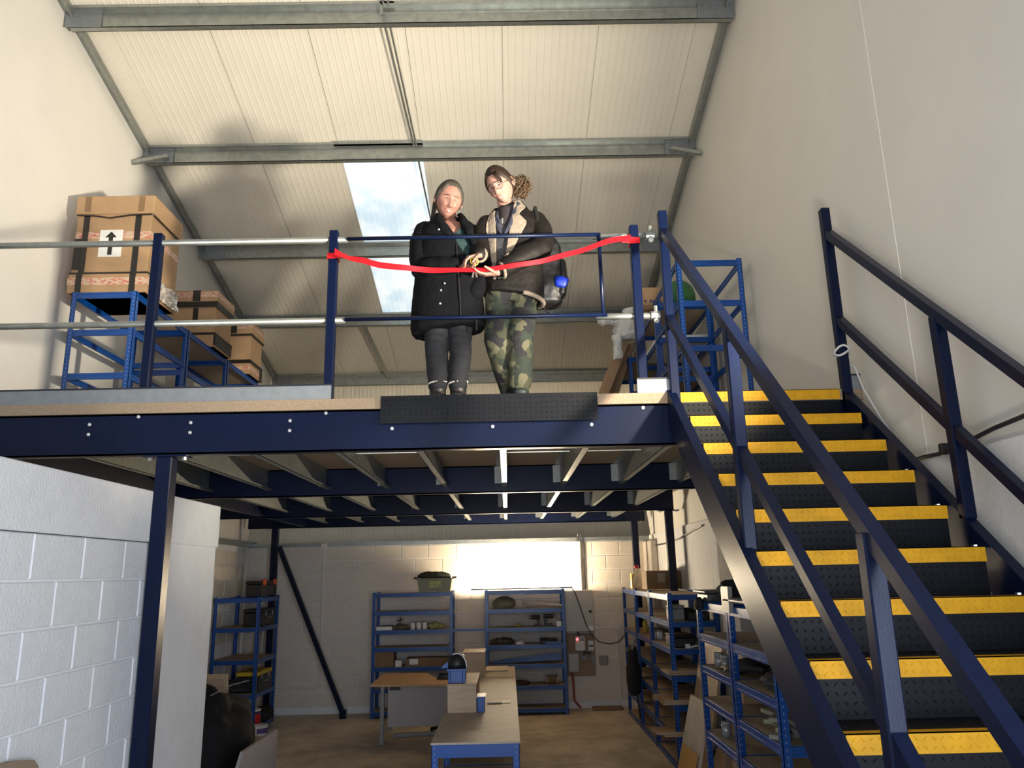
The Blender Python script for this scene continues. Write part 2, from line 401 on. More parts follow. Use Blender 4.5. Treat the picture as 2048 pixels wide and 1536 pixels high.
KZ = mat('kick_plate_edge', (.012, .013, .02), .5)
for x0, x1 in ((XL+.02, -1.13), (.87, 1.10), (2.27, XR-.04)):
    k = part('kick_plate', MB().box(x0, x1, 4.885, 4.897, ZD, 3.312), ZINC, mz)
    part('capping', MB().box(x0, x1, 4.88, 4.90, 3.312, 3.322), KZ, k)
def lozenges(mb, o, ux, uy, nrm, W, H, step=.033, L=.024, wd=.0075, h=.0022):
    "raised five-bar style tread marks on a plate at o spanned by ux, uy"
    o, ux, uy, nrm = V(o), V(ux), V(uy), V(nrm)
    ni, nj = int(W/step), int(H/step)
    for i in range(ni):
        for j in range(nj):
            c = o+ux*((i+.5)*W/ni)+uy*((j+.5)*H/nj)
            a = PI/4 if (i+j) % 2 else -PI/4
            d = ux*math.cos(a)+uy*math.sin(a); e = nrm.cross(d)
            mb.add([c-d*L/2, c+e*wd/2, c+d*L/2, c-e*wd/2, c-d*L*.25+nrm*h, c+d*L*.25+nrm*h],
                   [(0,3,4), (3,5,4), (3,2,5), (2,1,5), (1,4,5), (1,0,4)])
    return mb
g = part('chequer_plate', lozenges(MB().box(-.80, .60, 4.850, 4.856, 3.045, ZD+.006).box(-.80, .60, 4.856, 4.95, ZD, ZD+.006), (-.79, 4.850, 3.05), (1, 0, 0), (0, 0, 1), (0, -1, 0), 1.38, .165), PLATE, mz)

# ------------------------------------------------------------------ guard rail, gate
gr = thing('guard_rail', 'navy posts and galvanised tube guard rail along the mezzanine edge', 'railing', (-2.36, 4.92, ZD))
for x in (-3.56, -2.36, -1.155, .915):
    o = part('post', square_post(MB(), x, 4.925, ZD, 4.42, .06), NAVY, gr)
for z in (4.355, 3.77):
    part('rail', MB().tube([(XL+.05, 4.925, z), (-1.06, 4.925, z)], .0215, 12), GALV, gr, smooth=True)
    part('rail', MB().tube([(.63, 4.945, z), (1.06, 4.945, z)], .0215, 12), GALV, gr, smooth=True)
    part('tube_clamp', MB().tube([(1.0, 4.945, z), (1.06, 4.945, z)], .032, 12).tube([(1.03, 4.90, z-.05), (1.03, 4.94, z-.02)], .018, 8).tube([(1.03, 4.92, z+.02), (1.03, 4.92, z+.06)], .014, 8), GALV, gr)
ga = thing('swing_gate', 'slim navy tube gate across the opening behind the red ribbon', 'gate', (-1.06, 4.905, 3.76))
part('top_bar', MB().tube([(-1.06, 4.905, 4.353), (.68, 4.905, 4.353)], .0135, 10), NAVY, ga, True)
part('bottom_bar', MB().tube([(-1.06, 4.905, 3.77), (.70, 4.905, 3.77)], .0135, 10), NAVY, ga, True)
part('upright', MB().tube([(.67, 4.905, 4.36), (.675, 4.905, 3.76)], .0135, 10), NAVY, ga, True)

# ------------------------------------------------------------------ staircase
st = thing('staircase', 'navy steel staircase with black chequer treads and yellow nosings', 'staircase', (1.66, 1.0, 0))
RISE, GO = .2096, .2575
SX0, SX1 = 1.115, 2.205
NS = 14
def sy(k): return 4.872-GO*k
def sz(k): return 3.217-RISE*k
for k in range(NS):
    y, z = sy(k), sz(k)
    tr = part('tread', lozenges(MB().box(SX0+.02, SX1-.02, y+.012, y+GO+.03, z-.006, z), (SX0+.03, y+.05, z), (1, 0, 0), (0, 1, 0), (0, 0, 1), SX1-SX0-.06, GO-.07), PLATE, st)
    nb = MB().box(SX0+.02, SX1-.02, y, y+.006, z-.064, z+.004).box(SX0+.02, SX1-.02, y, y+.05, z+.000, z+.004)
    lozenges(nb, (SX0+.03, y, z-.060), (1, 0, 0), (0, 0, 1), (0, -1, 0), SX1-SX0-.06, .06, .03)
    part('nosing', nb, YELLOW, tr)
    b = MB()
    for xx in (SX0-.008, SX1-.05): b.tube([(xx+.02, y+.06, z), (xx+.02, y+.06, z+.012)], .013, 6)
    part('bolt', b, ALU, tr)
    if k < NS-1:
        rb = MB().box(SX0+.02, SX1-.02, y+.012, y+.018, z-RISE, z-.064)
        lozenges(rb, (SX0+.03, y+.012, z-RISE+.004), (1, 0, 0), (0, 0, 1), (0, -1, 0), SX1-SX0-.06, RISE-.07)
        part('riser', rb, PLATE, st)
SL = RISE/GO
def stringer(x0, x1, off):
    mb = MB(); yt = 4.87; zt = sz(0)-SL*(sy(0)-yt)*-1
    def zz_(y): return 3.217-SL*(4.88-y)
    ya, yb_ = 4.88, 1.05
    pts = [(ya, zz_(ya)+off-.12), (ya, zz_(ya)-.24), (yb_, zz_(yb_)-.24), (yb_, 0.0 if zz_(yb_) < .3 else zz_(yb_)-.3), (yb_, zz_(yb_)+off)]
    up_, lo = off, -.23
    mb.hexa([(x0, yb_, zz_(yb_)+lo), (x1, yb_, zz_(yb_)+lo), (x1, ya, zz_(ya)+lo), (x0, ya, zz_(ya)+lo),
             (x0, yb_, zz_(yb_)+up_), (x1, yb_, zz_(yb_)+up_), (x1, ya, zz_(ya)+up_-.05), (x0, ya, zz_(ya)+up_-.05)])
    return mb
part('stringer', stringer(1.06, 1.115, .07), NAVY, st)
part('stringer', stringer(2.205, 2.26, .05), NAVY, st)
RS = .865
for x, zt in ((1.11, 4.385), (2.235, 4.355)):
    part('handrail', MB().bar((x, 4.87, zt-.035), (x, 1.0, zt-.035-RS*3.87), .05, .052), NAVY, st)
    part('mid_rail', MB().bar((x, 4.87, zt-.655), (x, 1.0, zt-.655-RS*3.87*.985), .045, .05), NAVY, st)
    for y in (4.875, 3.60 if x < 2 else 3.76, 2.40 if x < 2 else 2.5, 1.2):
        z0 = 3.217-SL*(4.88-y)+.0; z1 = (4.50 if y > 4.8 else zt-.05-RS*(4.87-y))
        if y > 4.8: z0 = 3.10
        part('rail_post', square_post(MB(), x, y, z0, z1, .06), NAVY, st)
# ------------------------------------------------------------------ boltless racks
PERF = bpy.data.materials.new('perforated_blue_post'); PERF.use_nodes = True
nt = PERF.node_tree; p = nt.nodes['Principled BSDF']; p.inputs['Roughness'].default_value = .26
tc = nd(nt, 'ShaderNodeTexCoord'); sp = nd(nt, 'ShaderNodeSeparateXYZ'); nt.links.new(tc.outputs['Object'], sp.inputs[0])
md = nd(nt, 'ShaderNodeMath', operation='PINGPONG'); md.inputs[1].default_value = .019; nt.links.new(sp.outputs[2], md.inputs[0])
lt = nd(nt, 'ShaderNodeMath', operation='LESS_THAN'); lt.inputs[1].default_value = .005; nt.links.new(md.outputs[0], lt.inputs[0])
uvx = nd(nt, 'ShaderNodeAttribute', attribute_name='hole'); mu = nd(nt, 'ShaderNodeMath', operation='MULTIPLY')
nt.links.new(lt.outputs[0], mu.inputs[0]); nt.links.new(uvx.outputs['Fac'], mu.inputs[1])
mx = nd(nt, 'ShaderNodeMix', data_type='RGBA'); mx.inputs[6].default_value = (.004, .070, .32, 1); mx.inputs[7].default_value = (.30, .34, .42, 1)
nt.links.new(mu.outputs[0], mx.inputs[0]); nt.links.new(mx.outputs[2], p.inputs['Base Color'])

def rack_post(x, y, sx, sy_, h):
    "angle post with its two legs towards the rack; a narrow strip of each leg carries the holes"
    w_, t = .048, .004; mb = MB(); hole = []
    def leg(ax):
        for a, b, hh in ((0, .021, 0), (.021, .027, 1), (.027, w_, 0)):
            n0 = len(mb.f)
            if ax == 'x': x0, x1 = sorted((x+sx*a, x+sx*b)); y0, y1 = sorted((y, y+sy_*t))
            else: y0, y1 = sorted((y+sy_*a, y+sy_*b)); x0, x1 = sorted((x, x+sx*t))
            mb.box(x0, x1, y0, y1, 0, h); hole.extend([hh]*(len(mb.f)-n0))
    leg('x'); leg('y'); return mb, hole
def rack_beam(x0, y0, x1, y1, z, h=.06):
    "stepped beam, .06 tall"
    mb = MB(); a, b = V((x0, y0, z-h/2)), V((x1, y1, z-h/2))
    mb.bar(a, b, .014, h); mb.bar(a+V((0, 0, h*.3)), b+V((0, 0, h*.3)), .022, h*.23); mb.bar(a-V((0, 0, h*.35)), b-V((0, 0, h*.35)), .022, h*.23); return mb
def rack(label, loc, w, d, h, tiers, boards=True, group=None, name='storage_rack', cat='rack', top=None):
    o = thing(name, label, cat, loc, group)
    L = V(loc); bh = .09 if top else .06
    def P(nm, mb, m):
        mb.v = [tuple(V(v)+L) for v in mb.v]; return part(nm, mb, m, o)
    for sx, x in ((1, 0), (-1, w)):
        for sy_, y in ((1, 0), (-1, d)):
            mb, hole = rack_post(x, y, sx, sy_, h); q = P('post', mb, PERF)
            at = q.data.attributes.new('hole', 'FLOAT', 'FACE'); at.data.foreach_set('value', [float(v) for v in hole])
    for i, z in enumerate(tiers):
        P('beam', rack_beam(.006, .012, w-.006, .012, z, bh), RACK); P('beam', rack_beam(.006, d-.012, w-.006, d-.012, z, bh), RACK)
        P('side_beam', rack_beam(.012, .02, .012, d-.02, z, bh), RACK); P('side_beam', rack_beam(w-.012, .02, w-.012, d-.02, z, bh), RACK)
        if boards is True or (boards and i in boards):
            P('shelf_board', MB().box(.02, w-.02, .02, d-.02, z-.012, z+.001) if not (top and i == 0) else MB().box(-.005, w+.005, -.005, d+.005, z, z+.014), (top or BOARD) if i == 0 else BOARD)
    return o
G1 = 'racks upstairs by the left wall'
rack('blue rack upstairs under the largest arrow-marked carton', (-4.07, 6.88, ZD), .61, 1.2, 1.545, (1.54, 1.17, .75, .33), False, G1)
rack('blue rack upstairs carrying the middle-sized taped carton', (-4.07, 8.10, ZD), .61, 1.2, 1.545, (1.54, 1.10, .70, .30), [0], G1)
rack('blue rack upstairs holding the farthest taped carton', (-4.07, 9.32, ZD), .61, 1.2, 1.545, (1.54, 1.10, .70, .30), [0], G1)
G2 = 'racks upstairs by the right wall'
rack('empty tall blue rack upstairs just beyond the stair head', (1.66, 6.85, ZD), .63, 1.2, 1.76, (1.745, 1.34, .90, .46, .10), False, G2)
rack('blue rack upstairs with a small carton and green ball on top', (1.70, 8.10, ZD), .63, 1.2, 1.76, (1.75, 1.36, 1.02, .60, .2), [0, 2], G2)
rack('low blue rack upstairs that the long brown cartons lean on', (1.57, 9.35, ZD), .72, 1.2, 1.50, (1.49, 1.05, .55, .1), [0, 1, 2], G2)
G3 = 'racks against the back wall'
BT = (1.825, 1.55, 1.27, 1.015, .73, .42, .095)
rack('blue rack at the back wall with the crate of clothes on top', (-2.12, 12.47, 0), 1.25, .45, 1.84, BT, True, G3)
rack('blue rack at the back wall below the glowing strip light', (-.37, 12.47, 0), 1.25, .45, 1.84, BT, True, G3)
rack('blue rack in the far left corner holding toolboxes and paint tubs', (-4.24, 11.54, 0), .66, .95, 1.84, (1.82, 1.41, .97, .51, .06), [1, 2, 3], None)
G4 = 'racks along the right wall downstairs'
RT = (1.82, 1.53, 1.24, .96, .66, .34, .06)
rack('blue rack by the right wall under the long brown carton', (1.78, 8.92, 0), .56, 1.22, 1.84, RT, True, G4)
rack('blue rack by the right wall with the hanging black bag', (1.78, 10.16, 0), .56, 1.12, 1.84, RT, True, G4)
rack('blue rack by the right wall with yellow bottles, nearest the back wall', (1.78, 11.30, 0), .56, 1.12, 1.84, RT, True, G4)
R2T = (1.84, 1.60, 1.36, 1.12, .88, .60, .3)
rack('blue rack beside the stairs with black clothes on top', (1.52, 5.58, 0), .60, .91, 1.86, R2T, [1, 2, 3, 4, 5, 6], G4)
rack('blue rack half behind the stair stringer with the foil-wrapped jar', (1.52, 4.66, 0), .60, .91, 1.86, R2T, [1, 2, 3, 4, 5, 6], G4)
tag(part('slotted_strut', MB().box(-1.0, -.33, 12.455, 12.465, 1.235, 1.27), RACK), 'blue slotted strip joining the two racks at the back wall', 'strut')
G5 = 'workbenches in a row'
for i, (y0, y1, z, lab) in enumerate(((6.04, 7.20, .90, 'blue framed workbench nearest in the row, its top clear'), (7.21, 8.44, .90, 'blue framed workbench second in the row, under the tall plywood box'),
                           (8.45, 9.58, .895, 'blue framed workbench third in the row from the front'), (9.59, 10.62, .90, 'blue framed workbench farthest in the row, towards the back wall'))):
    rack(lab, (-.58, y0, 0), .64, y1-y0, z, (z-.002, .50, .12), [0, 1], G5, 'workbench', 'workbench', WORKTOP)
# ------------------------------------------------------------------ goods
TAPE = bpy.data.materials.new('printed_tape'); TAPE.use_nodes = True
nt = TAPE.node_tree; p = nt.nodes['Principled BSDF']; p.inputs['Roughness'].default_value = .35
tc = nd(nt, 'ShaderNodeTexCoord'); mp = nd(nt, 'ShaderNodeMapping'); mp.inputs['Scale'].default_value = (11, 11, 26); nt.links.new(tc.outputs['Object'], mp.inputs[0])
nz = nd(nt, 'ShaderNodeTexNoise', Scale=2.2, Detail=5.0); nt.links.new(mp.outputs[0], nz.inputs['Vector'])
rp = nd(nt, 'ShaderNodeValToRGB'); e = rp.color_ramp.elements
e[0].position = .40; e[0].color = (.55, .16, .11, 1); e[1].position = .52; e[1].color = (.62, .46, .34, 1)
nt.links.new(nz.outputs['Fac'], rp.inputs[0]); nt.links.new(rp.outputs[0], p.inputs['Base Color'])
FILM = mat('clear_film', (.75, .68, .62), .12, .35, nscale=16, namt=.4)

def band(mb, x0, x1, y0, y1, z0, z1, t=.004):
    "a strip of tape round a box"
    mb.box(x0-t, x1+t, y0-t, y0, z0, z1).box(x0-t, x1+t, y1, y1+t, z0, z1).box(x0-t, x0, y0, y1, z0, z1).box(x1, x1+t, y0, y1, z0, z1); return mb
def vband(mb, xa, xb, y0, y1, z0, z1, t=.005):
    return mb.box(xa, xb, y0-t, y0, z0, z1).box(xa, xb, y0, y1, z1, z1+t)
def each(name, m, o, *mbs):
    for q in mbs: part(name, q, m, o)
def B(*a): return MB().box(*a)
def carton(label, x0, x1, y0, y1, z0, z1, lidh, trayh, m=CARD, group=None):
    o = thing('cardboard_carton', label, 'carton', ((x0+x1)/2, (y0+y1)/2, z0), group)
    part('body', MB().cbox(x0, x1, y0, y1, z0, z1-.004, .004), m, o)
    if lidh:
        part('lid', MB().cbox(x0-.018, x1+.018, y0-.018, y1+.018, z1-lidh, z1, .006), m, o)
    if trayh: part('tray', MB().cbox(x0-.014, x1+.014, y0-.014, y1+.014, z0, z0+trayh, .005), m, o)
    return o
# largest carton
x0, x1, y0, y1, z0, z1 = -4.12, -3.40, 6.91, 7.55, 4.762, 5.765
c = carton('largest brown carton, black strapped, with a white arrow label', x0, x1, y0, y1, z0, z1, .19, .19)
each('black_tape', BLACKTAPE, c, vband(B(-4.055, -4.0, y0-.006, y0, z0+.19, z1-.20), -4.06, -4.005, y0-.015, y0, z0, z0+.19), B(-3.555, -3.50, y0-.006, y0, z0+.19, z1-.20).box(-3.55, -3.495, y0-.02, y0, z0, z0+.19),
     B(-4.12, -4.056, y0-.007, y0, 5.0, 5.32), band(MB(), x0-.012, x1+.012, y0-.012, y1+.012, z0+.19, z0+.206, .004))
part('strap', MB().tube([(x0, y0-.012, 5.565), (-3.95, y0-.014, 5.555), (-3.8, y0-.014, 5.53), (-3.62, y0-.014, 5.555), (x1, y0-.012, 5.565), (x1+.012, y0, 5.56), (x1+.012, y1, 5.56)], .008, 6), BLACKTAPE, c)
each('printed_tape', TAPE, c, band(MB(), x0-.016, x1+.016, y0-.016, y1+.016, z0+.075, z0+.15, .002), B(x0, -3.89, y0-.003, y0, 5.32, 5.39), B(-3.66, x1+.003, y0-.003, y0, 5.32, 5.39).box(x1, x1+.003, y0, y1, 5.32, 5.39))
each('brown_tape', CARDD, c, B(-4.05, -3.995, y0-.021, y0-.017, z1-.17, z1-.01), B(-3.53, -3.475, y0-.021, y0-.017, z1-.17, z1-.01))
lb = part('arrow_label', MB().box(-3.885, -3.665, y0-.004, y0, 5.13, 5.41), WHITE, c)
part('arrow', MB().prism([(-3.795, 5.15), (-3.755, 5.15), (-3.755, 5.33), (-3.72, 5.33), (-3.775, 5.39), (-3.83, 5.33), (-3.795, 5.33)], 1, y0-.007, y0-.004), BLACKTAPE, lb, fixn=True)
def crumple(mb, s, f, seed=0):
    mb.v = [tuple(V(v)+noise.noise_vector(V(v)*f+V((seed, seed*2, 0)))*s) for v in mb.v]; return mb
def sheetgrid(o, a, b, n, m):
    mb = MB(); o, a, b = V(o), V(a), V(b)
    vs = [o+a*(i/n)+b*(j/m) for i in range(n+1) for j in range(m+1)]
    return mb.add(vs, [(i*(m+1)+j, (i+1)*(m+1)+j, (i+1)*(m+1)+j+1, i*(m+1)+j+1) for i in range(n) for j in range(m)])
part('plastic_film', crumple(sheetgrid((x1+.035, 6.95, 4.77), (0, .6, 0), (-.01, 0, .2), 14, 8), .03, 14), FILM, c)
# middle and far cartons
x0, x1, y0, y1, z0, z1 = -4.05, -3.43, 8.74, 9.27, 4.765, 5.47
c = carton('middle-sized brown carton with a black taped lid on second rack', x0, x1, y0, y1, z0, z1, .14, .15)
each('black_tape', BLACKTAPE, c, band(MB(), x0-.014, x1+.014, y0-.014, y1+.014, z1-.21, z1-.14, .004), B(-3.70, -3.64, y0-.006, y0, 5.02, 5.255), B(-3.71, -3.62, y0-.024, y0-.018, z1-.135, z1),
     band(MB(), x0-.014, x1+.014, y0-.014, y1+.014, z0+.15, z0+.175, .004), B(x1, x1+.018, y0-.016, y1+.016, z0+.02, z0+.145))
b = MB(); band(b, x0-.018, x1+.018, y0-.018, y1+.018, z1-.09, z1-.02, .002); part('printed_tape', b, TAPE, c)
x0, x1, y0, y1, z0, z1 = -4.05, -3.43, 10.02, 10.50, 4.765, 5.50
c = carton('farthest brown taped carton on the third rack by the left wall', x0, x1, y0, y1, z0, z1, .17, .15)
each('black_tape', BLACKTAPE, c, band(MB(), x0-.014, x1+.014, y0-.014, y1+.014, z1-.20, z1-.17, .004), B(-3.72, -3.62, y0-.024, y0-.018, z1-.16, z1),
     band(MB(), x0-.014, x1+.014, y0-.014, y1+.014, z0+.15, z0+.20, .004), B(x1, x1+.018, y1-.1, y1+.016, z0, z0+.14))
each('printed_tape', TAPE, c, band(MB(), x0-.018, x1+.018, y0-.018, y1+.018, z1-.10, z1-.04, .002), band(MB(), x0-.014, x1+.014, y0-.014, y1+.014, z0+.05, z0+.11, .002))

# goods upstairs on the right
c = carton('small tan carton with a blue mark on top of a rack upstairs', 1.60, 1.86, 8.3, 8.62, 4.985, 5.25, 0, 0)
mk = MB().prism([(1.615, 5.09), (1.65, 5.09), (1.632, 5.055)], 1, 8.297, 8.30)
for i in range(5): mk.box(1.68+.027*i, 1.70+.027*i, 8.297, 8.30, 5.06, 5.085+(.012 if i in (0, 3) else 0))
part('printed_mark', mk, mat('print_blue', (.03, .04, .16), .7), c, fixn=True)
part('brown_tape', MB().box(1.60, 1.86, 8.296, 8.30, 4.99, 5.035), CARDD, c)
GREEN = mat('green_rubber', (.035, .16, .05), .45, nscale=5, namt=.2)
bl = MB().sphere((2.08, 8.55, 5.20), .19, .19, .215, 28, 18)
tag(part('exercise_ball', bl, GREEN, smooth=True), 'green ball resting on top of the blue rack upstairs', 'ball')
tag(part('white_sheet', MB().cbox(1.72, 2.30, 8.2, 9.2, 4.586, 4.64, .004), WHITE), 'white boards lying flat in the upstairs rack under the ball', 'board')
tag(part('wooden_board', MB().cbox(1.74, 2.28, 8.2, 9.2, 4.244, 4.275, .004), BOARD), 'bare wooden board lying flat low in the upstairs rack', 'board')
G = 'long cartons leaning upstairs'
for i, (dx, lab) in enumerate(((0, 'brown long carton leaning upstairs, outermost'), (.10, 'brown long carton leaning upstairs, middle one'), (.20, 'brown long carton leaning upstairs, innermost against the rack'))):
    a = V((.80+dx*1.1, 9.25+.12*i, ZD+.03)); e_ = V((1.52+dx*.5, 9.36+.10*i, 4.90+.02*i)); mb = MB().bar(a, e_, .095, .12, (1, 0, -.45))
    o = tag(part('long_carton', mb, CARD if i != 1 else CARDD), lab, 'carton', G)
    part('tape', MB().bar(a.lerp(e_, .55), e_.lerp(a, .08), .04, .126, (1, 0, -.45)), TAPE, o)
sk = MB()
sk.loft([[V((1.60, 9.30, z))+V((math.cos(t)*r*1.15, math.sin(t)*r*.7, 0)) for t in [2*PI*k/18 for k in range(18)]] for z, r in ((4.93, .10), (4.97, .17), (5.05, .18), (5.16, .15), (5.24, .06), (5.28, .05), (5.33, .09))])
sk.loft([[V((1.42, 9.22, 4.96-.04*j))+V((math.cos(t)*.055, math.sin(t)*.05, .03*math.sin(3*t+j))) for t in [2*PI*k/12 for k in range(12)]] for j in range(8)])
sk.loft([[V((1.45-.05*j, 9.24, 5.12+.015*j))+V((0, math.cos(t)*r, math.sin(t)*r)) for t in [2*PI*k/12 for k in range(12)]] for j, r in enumerate((.06, .035, .03, .055, .075, .06))])
tag(part('plastic_sack', crumple(sk, .035, 11), mat('white_polythene', (.80, .79, .76), .35, nscale=8, namt=.1), smooth=False), 'crumpled white plastic sack over the long brown cartons', 'sack')

# rope on the stair head post, cables on the right wall
ROPE = mat('white_rope', (.62, .62, .62), .8)
pts = []
for k in range(40):
    t = k/39*2*PI*2.4; pts.append((2.235+.05*math.cos(t), 4.875+.05*math.sin(t), 3.50-.06*k/39+.022*math.sin(t*1.7)))
pts += [(2.30, 4.86, 3.36), (2.31, 4.80, 3.20), (2.325, 4.66, 2.98), (2.335, 4.47, 2.75), (2.34, 4.38, 2.68)]
tag(part('rope', MB().tube(pts, .0075, 7), ROPE, smooth=True), 'white rope knotted round the right stair head post', 'rope')
tag(part('cable', MB().tube([(XR-.05, y, z) for y, z in ((4.50, 2.63), (4.40, 2.672), (4.25, 2.678), (4.1, 2.672), (3.85, 2.69), (3.6, 2.72), (3.3, 2.74), (2.8, 2.75), (2.0, 2.75))], .012, 8).cbox(XR-.07, XR-.035, 4.02, 4.06, 2.66, 2.72), CABLE, smooth=False), 'black cable clipped along the right wall beside the stairs', 'cable')
tag(part('cable', MB().tube([(XR-.05, y, z) for y, z in ((13-.04, 2.50), (12.4, 2.47), (11.5, 2.47), (10.6, 2.50), (9.9, 2.56), (9.3, 2.60))], .011, 6), CABLE), 'black cable along the right wall under the mezzanine', 'cable')
pl = struct('trim_right_pier', MB().cbox(2.12, 2.345, 7.35, 7.95, 0, 2.62, .01), mat('pier_render', (.50, .48, .45), .85, nscale=5, namt=.2))
struct('trim_right_corner', MB().cbox(2.24, 2.345, 12.3, 12.99, 0, 2.55, .01), BLOCKW)

# strip light lying on the rack
ln = thing('strip_light', 'glowing white strip light lying on top of the right back rack', 'lamp', (.21, 12.520, 1.842))
tr_ = MB().prism([(12.430, 1.868), (12.445, 1.845), (12.590, 1.845), (12.605, 1.868), (12.600, 1.87), (12.586, 1.852), (12.449, 1.852), (12.435, 1.87)], 0, -.58, 1.0)
part('tray', tr_, mat('white_enamel', (.85, .85, .83), .4), ln, fixn=True)
part('end_cap', MB().cbox(-.585, -.56, 12.440, 12.600, 1.846, 1.872), WHITE, ln); part('end_cap', MB().cbox(.98, 1.005, 12.440, 12.600, 1.846, 1.872), WHITE, ln)
part('tube', MB().tube([(-.40, 12.530, 1.885), (.82, 12.530, 1.885)], .016, 12), emit('lit_tube', (1.0, .82, .57), 740), ln, True)
tag(part('lamp_cable', MB().tube([(1.0, 12.66, 1.87), (1.06, 12.72, 1.78), (1.12, 12.76, 1.62), (1.22, 12.77, 1.30), (1.30, 12.76, 1.12), (1.42, 12.72, 1.01), (1.58, 12.68, .98), (1.72, 12.6, 1.02), (1.80, 12.45, 1.15), (1.80, 12.2, 1.24)], .008, 6), CABLE, smooth=True), 'black cable looping from the strip light past the cabinet', 'cable')
tag(part('cabinet_cable', MB().tube([(1.16, 12.95, 2.62), (1.17, 12.93, 2.72), (1.22, 12.93, 2.68), (1.26, 12.97, 2.55), (1.26, 12.97, 1.81)], .009, 6), CABLE, smooth=True), 'black cable dropping from the ledge into the electrical cabinet', 'cable')

# electrical gear on the back wall
ec = thing('electrical_cabinet', 'pale grey electrical cabinet mounted on the back block wall', 'cabinet', (1.11, 12.88, 1.165))
part('body', MB().cbox(.88, 1.35, 12.79, 12.99, 1.165, 1.80, .006), mat('pale_enamel', (.42, .42, .40), .4), ec)
dr = part('door', MB().cbox(.89, 1.345, 12.778, 12.79, 1.172, 1.793, .004), mat('pale_enamel_door', (.44, .44, .42), .4), ec)
part('latch', MB().tube([(1.30, 12.778, 1.475), (1.30, 12.76, 1.475)], .024, 10).cbox(1.29, 1.33, 12.755, 12.765, 1.455, 1.475), BLACK, dr)
part('label', MB().box(1.24, 1.34, 12.774, 12.778, 1.185, 1.255), WHITE, dr)
mb_ = thing('meter_board', 'wooden backboard with electricity meters below the grey cabinet', 'meter board', (1.13, 12.97, .50))
part('backboard', MB().cbox(.90, 1.37, 12.965, 12.99, .48, 1.13, .003), mat('meter_ply', (.36, .25, .16), .7, nscale=5, namt=.2), mb_)
me1 = part('meter', MB().cbox(1.05, 1.21, 12.88, 12.965, .87, 1.09, .012), WHITE, mb_)
part('lamp', MB().sphere((1.085, 12.875, 1.045), .014, .008, .014), emit('red_led', (1, .05, .06), 9), me1)
part('screen', MB().box(1.12, 1.19, 12.876, 12.88, 1.02, 1.07), GREYP, me1)
me2 = part('isolator', MB().cbox(1.26, 1.35, 12.91, 12.965, .86, 1.02, .01), WHITE, mb_)
part('switch', MB().box(1.27, 1.34, 12.90, 12.91, .93, .95), BLACK, me2)
part('cutout_box', MB().cbox(.93, 1.10, 12.88, 12.965, .55, .83, .012), mat('grey_cutout', (.45, .47, .47), .5), mb_)
part('terminal_block', MB().cbox(1.14, 1.24, 12.92, 12.965, .72, .80, .006).cbox(1.30, 1.36, 12.92, 12.965, .66, .80, .006), GREYP, mb_)
part('wiring', MB().tube([(1.10, 12.94, 1.16), (1.12, 12.93, 1.10), (1.2, 12.93, .86), (1.18, 12.93, .78)], .012, 6).tube([(1.30, 12.94, .86), (1.28, 12.93, .82), (1.2, 12.93, .84)], .01, 6), BLACK, mb_)
tag(part('supply_cable', MB().tube([(.98, 12.94, .545), (1.0, 12.95, .44), (1.01, 12.96, .12), (1.10, 12.9, .025)], .018, 8), mat('rusty_red', (.40, .07, .03), .6), smooth=True), 'rusty red supply cable rising from the floor to meter board', 'cable')
tag(part('wall_socket', MB().cbox(1.43, 1.57, 12.93, 12.99, .64, .78, .012).cbox(1.45, 1.49, 12.915, 12.93, .70, .76, .004), mat('socket_grey', (.33, .28, .24), .5)), 'grey wall socket right of the meter board', 'socket')
tag(part('doormat', MB().cbox(1.28, 1.75, 12.72, 12.92, 0.001, .04, .006), CARDD), 'dark timber offcut lying at the foot of the back wall', 'offcut')

# desk with modesty panel
dk = thing('desk', 'corner desk with beech top and grey back panel', 'desk', (-1.2, 11.1, 0))
poly = [(-1.80, 10.58), (-.62, 10.42), (-.60, 10.9), (-.85, 10.98), (-1.02, 11.15), (-1.12, 11.45), (-1.17, 11.66), (-1.81, 11.70)]
part('desk_top', MB().prism(poly, 2, .705, .735), WOOD, dk, fixn=True)
part('back_panel', MB().cbox(-1.58, -.66, 10.62, 10.645, .21, .70, .003), PANEL, dk)
for x, y in ((-1.66, 10.68), (-1.70, 11.60), (-.72, 10.62)):
    part('leg', MB().cbox(x-.025, x+.025, y-.025, y+.025, .01, .705, .004).cbox(x-.04, x+.04, y-.04, y+.04, 0, .02, .004), GREYP, dk)
part('cable_port', MB().cbox(-1.56, -1.42, 10.60, 10.62, .655, .70, .004), BLACK, dk)
part('foot_bar', MB().tube([(-1.5, 10.66, .10), (-.9, 10.66, .12)], .03, 8).bar((-1.02, 10.63, .14), (-.92, 10.63, .10), .05, .02), GREYP, dk)
oc = thing('office_chair', 'black office chair tucked behind the desk', 'chair', (-.86, 11.05, 0))
part('back', MB().loft([[V((-.86+math.cos(t)*r, 10.98-.02*k+.03*math.sin(t), .52+.075*k)) for t in [2*PI*q/16 for q in range(16)]] for k, r in enumerate((.08, .12, .13, .12, .08))]), BLACK, oc, True)
part('seat', MB().loft([[V((-.80+math.cos(t)*r, 11.12+math.sin(t)*r, z)) for t in [2*PI*q/16 for q in range(16)]] for z, r in ((.42, .18), (.44, .23), (.48, .23), (.50, .20))]), BLACK, oc, True)
part('column', MB().tube([(-.82, 11.1, .10), (-.82, 11.1, .42)], .03, 10), BLACK, oc)
for k in range(5):
    a = 2*PI*k/5+.3; lg = part('leg', MB().bar((-.82, 11.1, .12), (-.82+.27*math.cos(a), 11.1+.27*math.sin(a), .08), .05, .04), BLACK, oc)
    part('caster', MB().tube([(-.82+.26*math.cos(a)-.02, 11.1+.26*math.sin(a), .03), (-.82+.26*math.cos(a)+.02, 11.1+.26*math.sin(a), .03)], .03, 10), BLACK, lg)

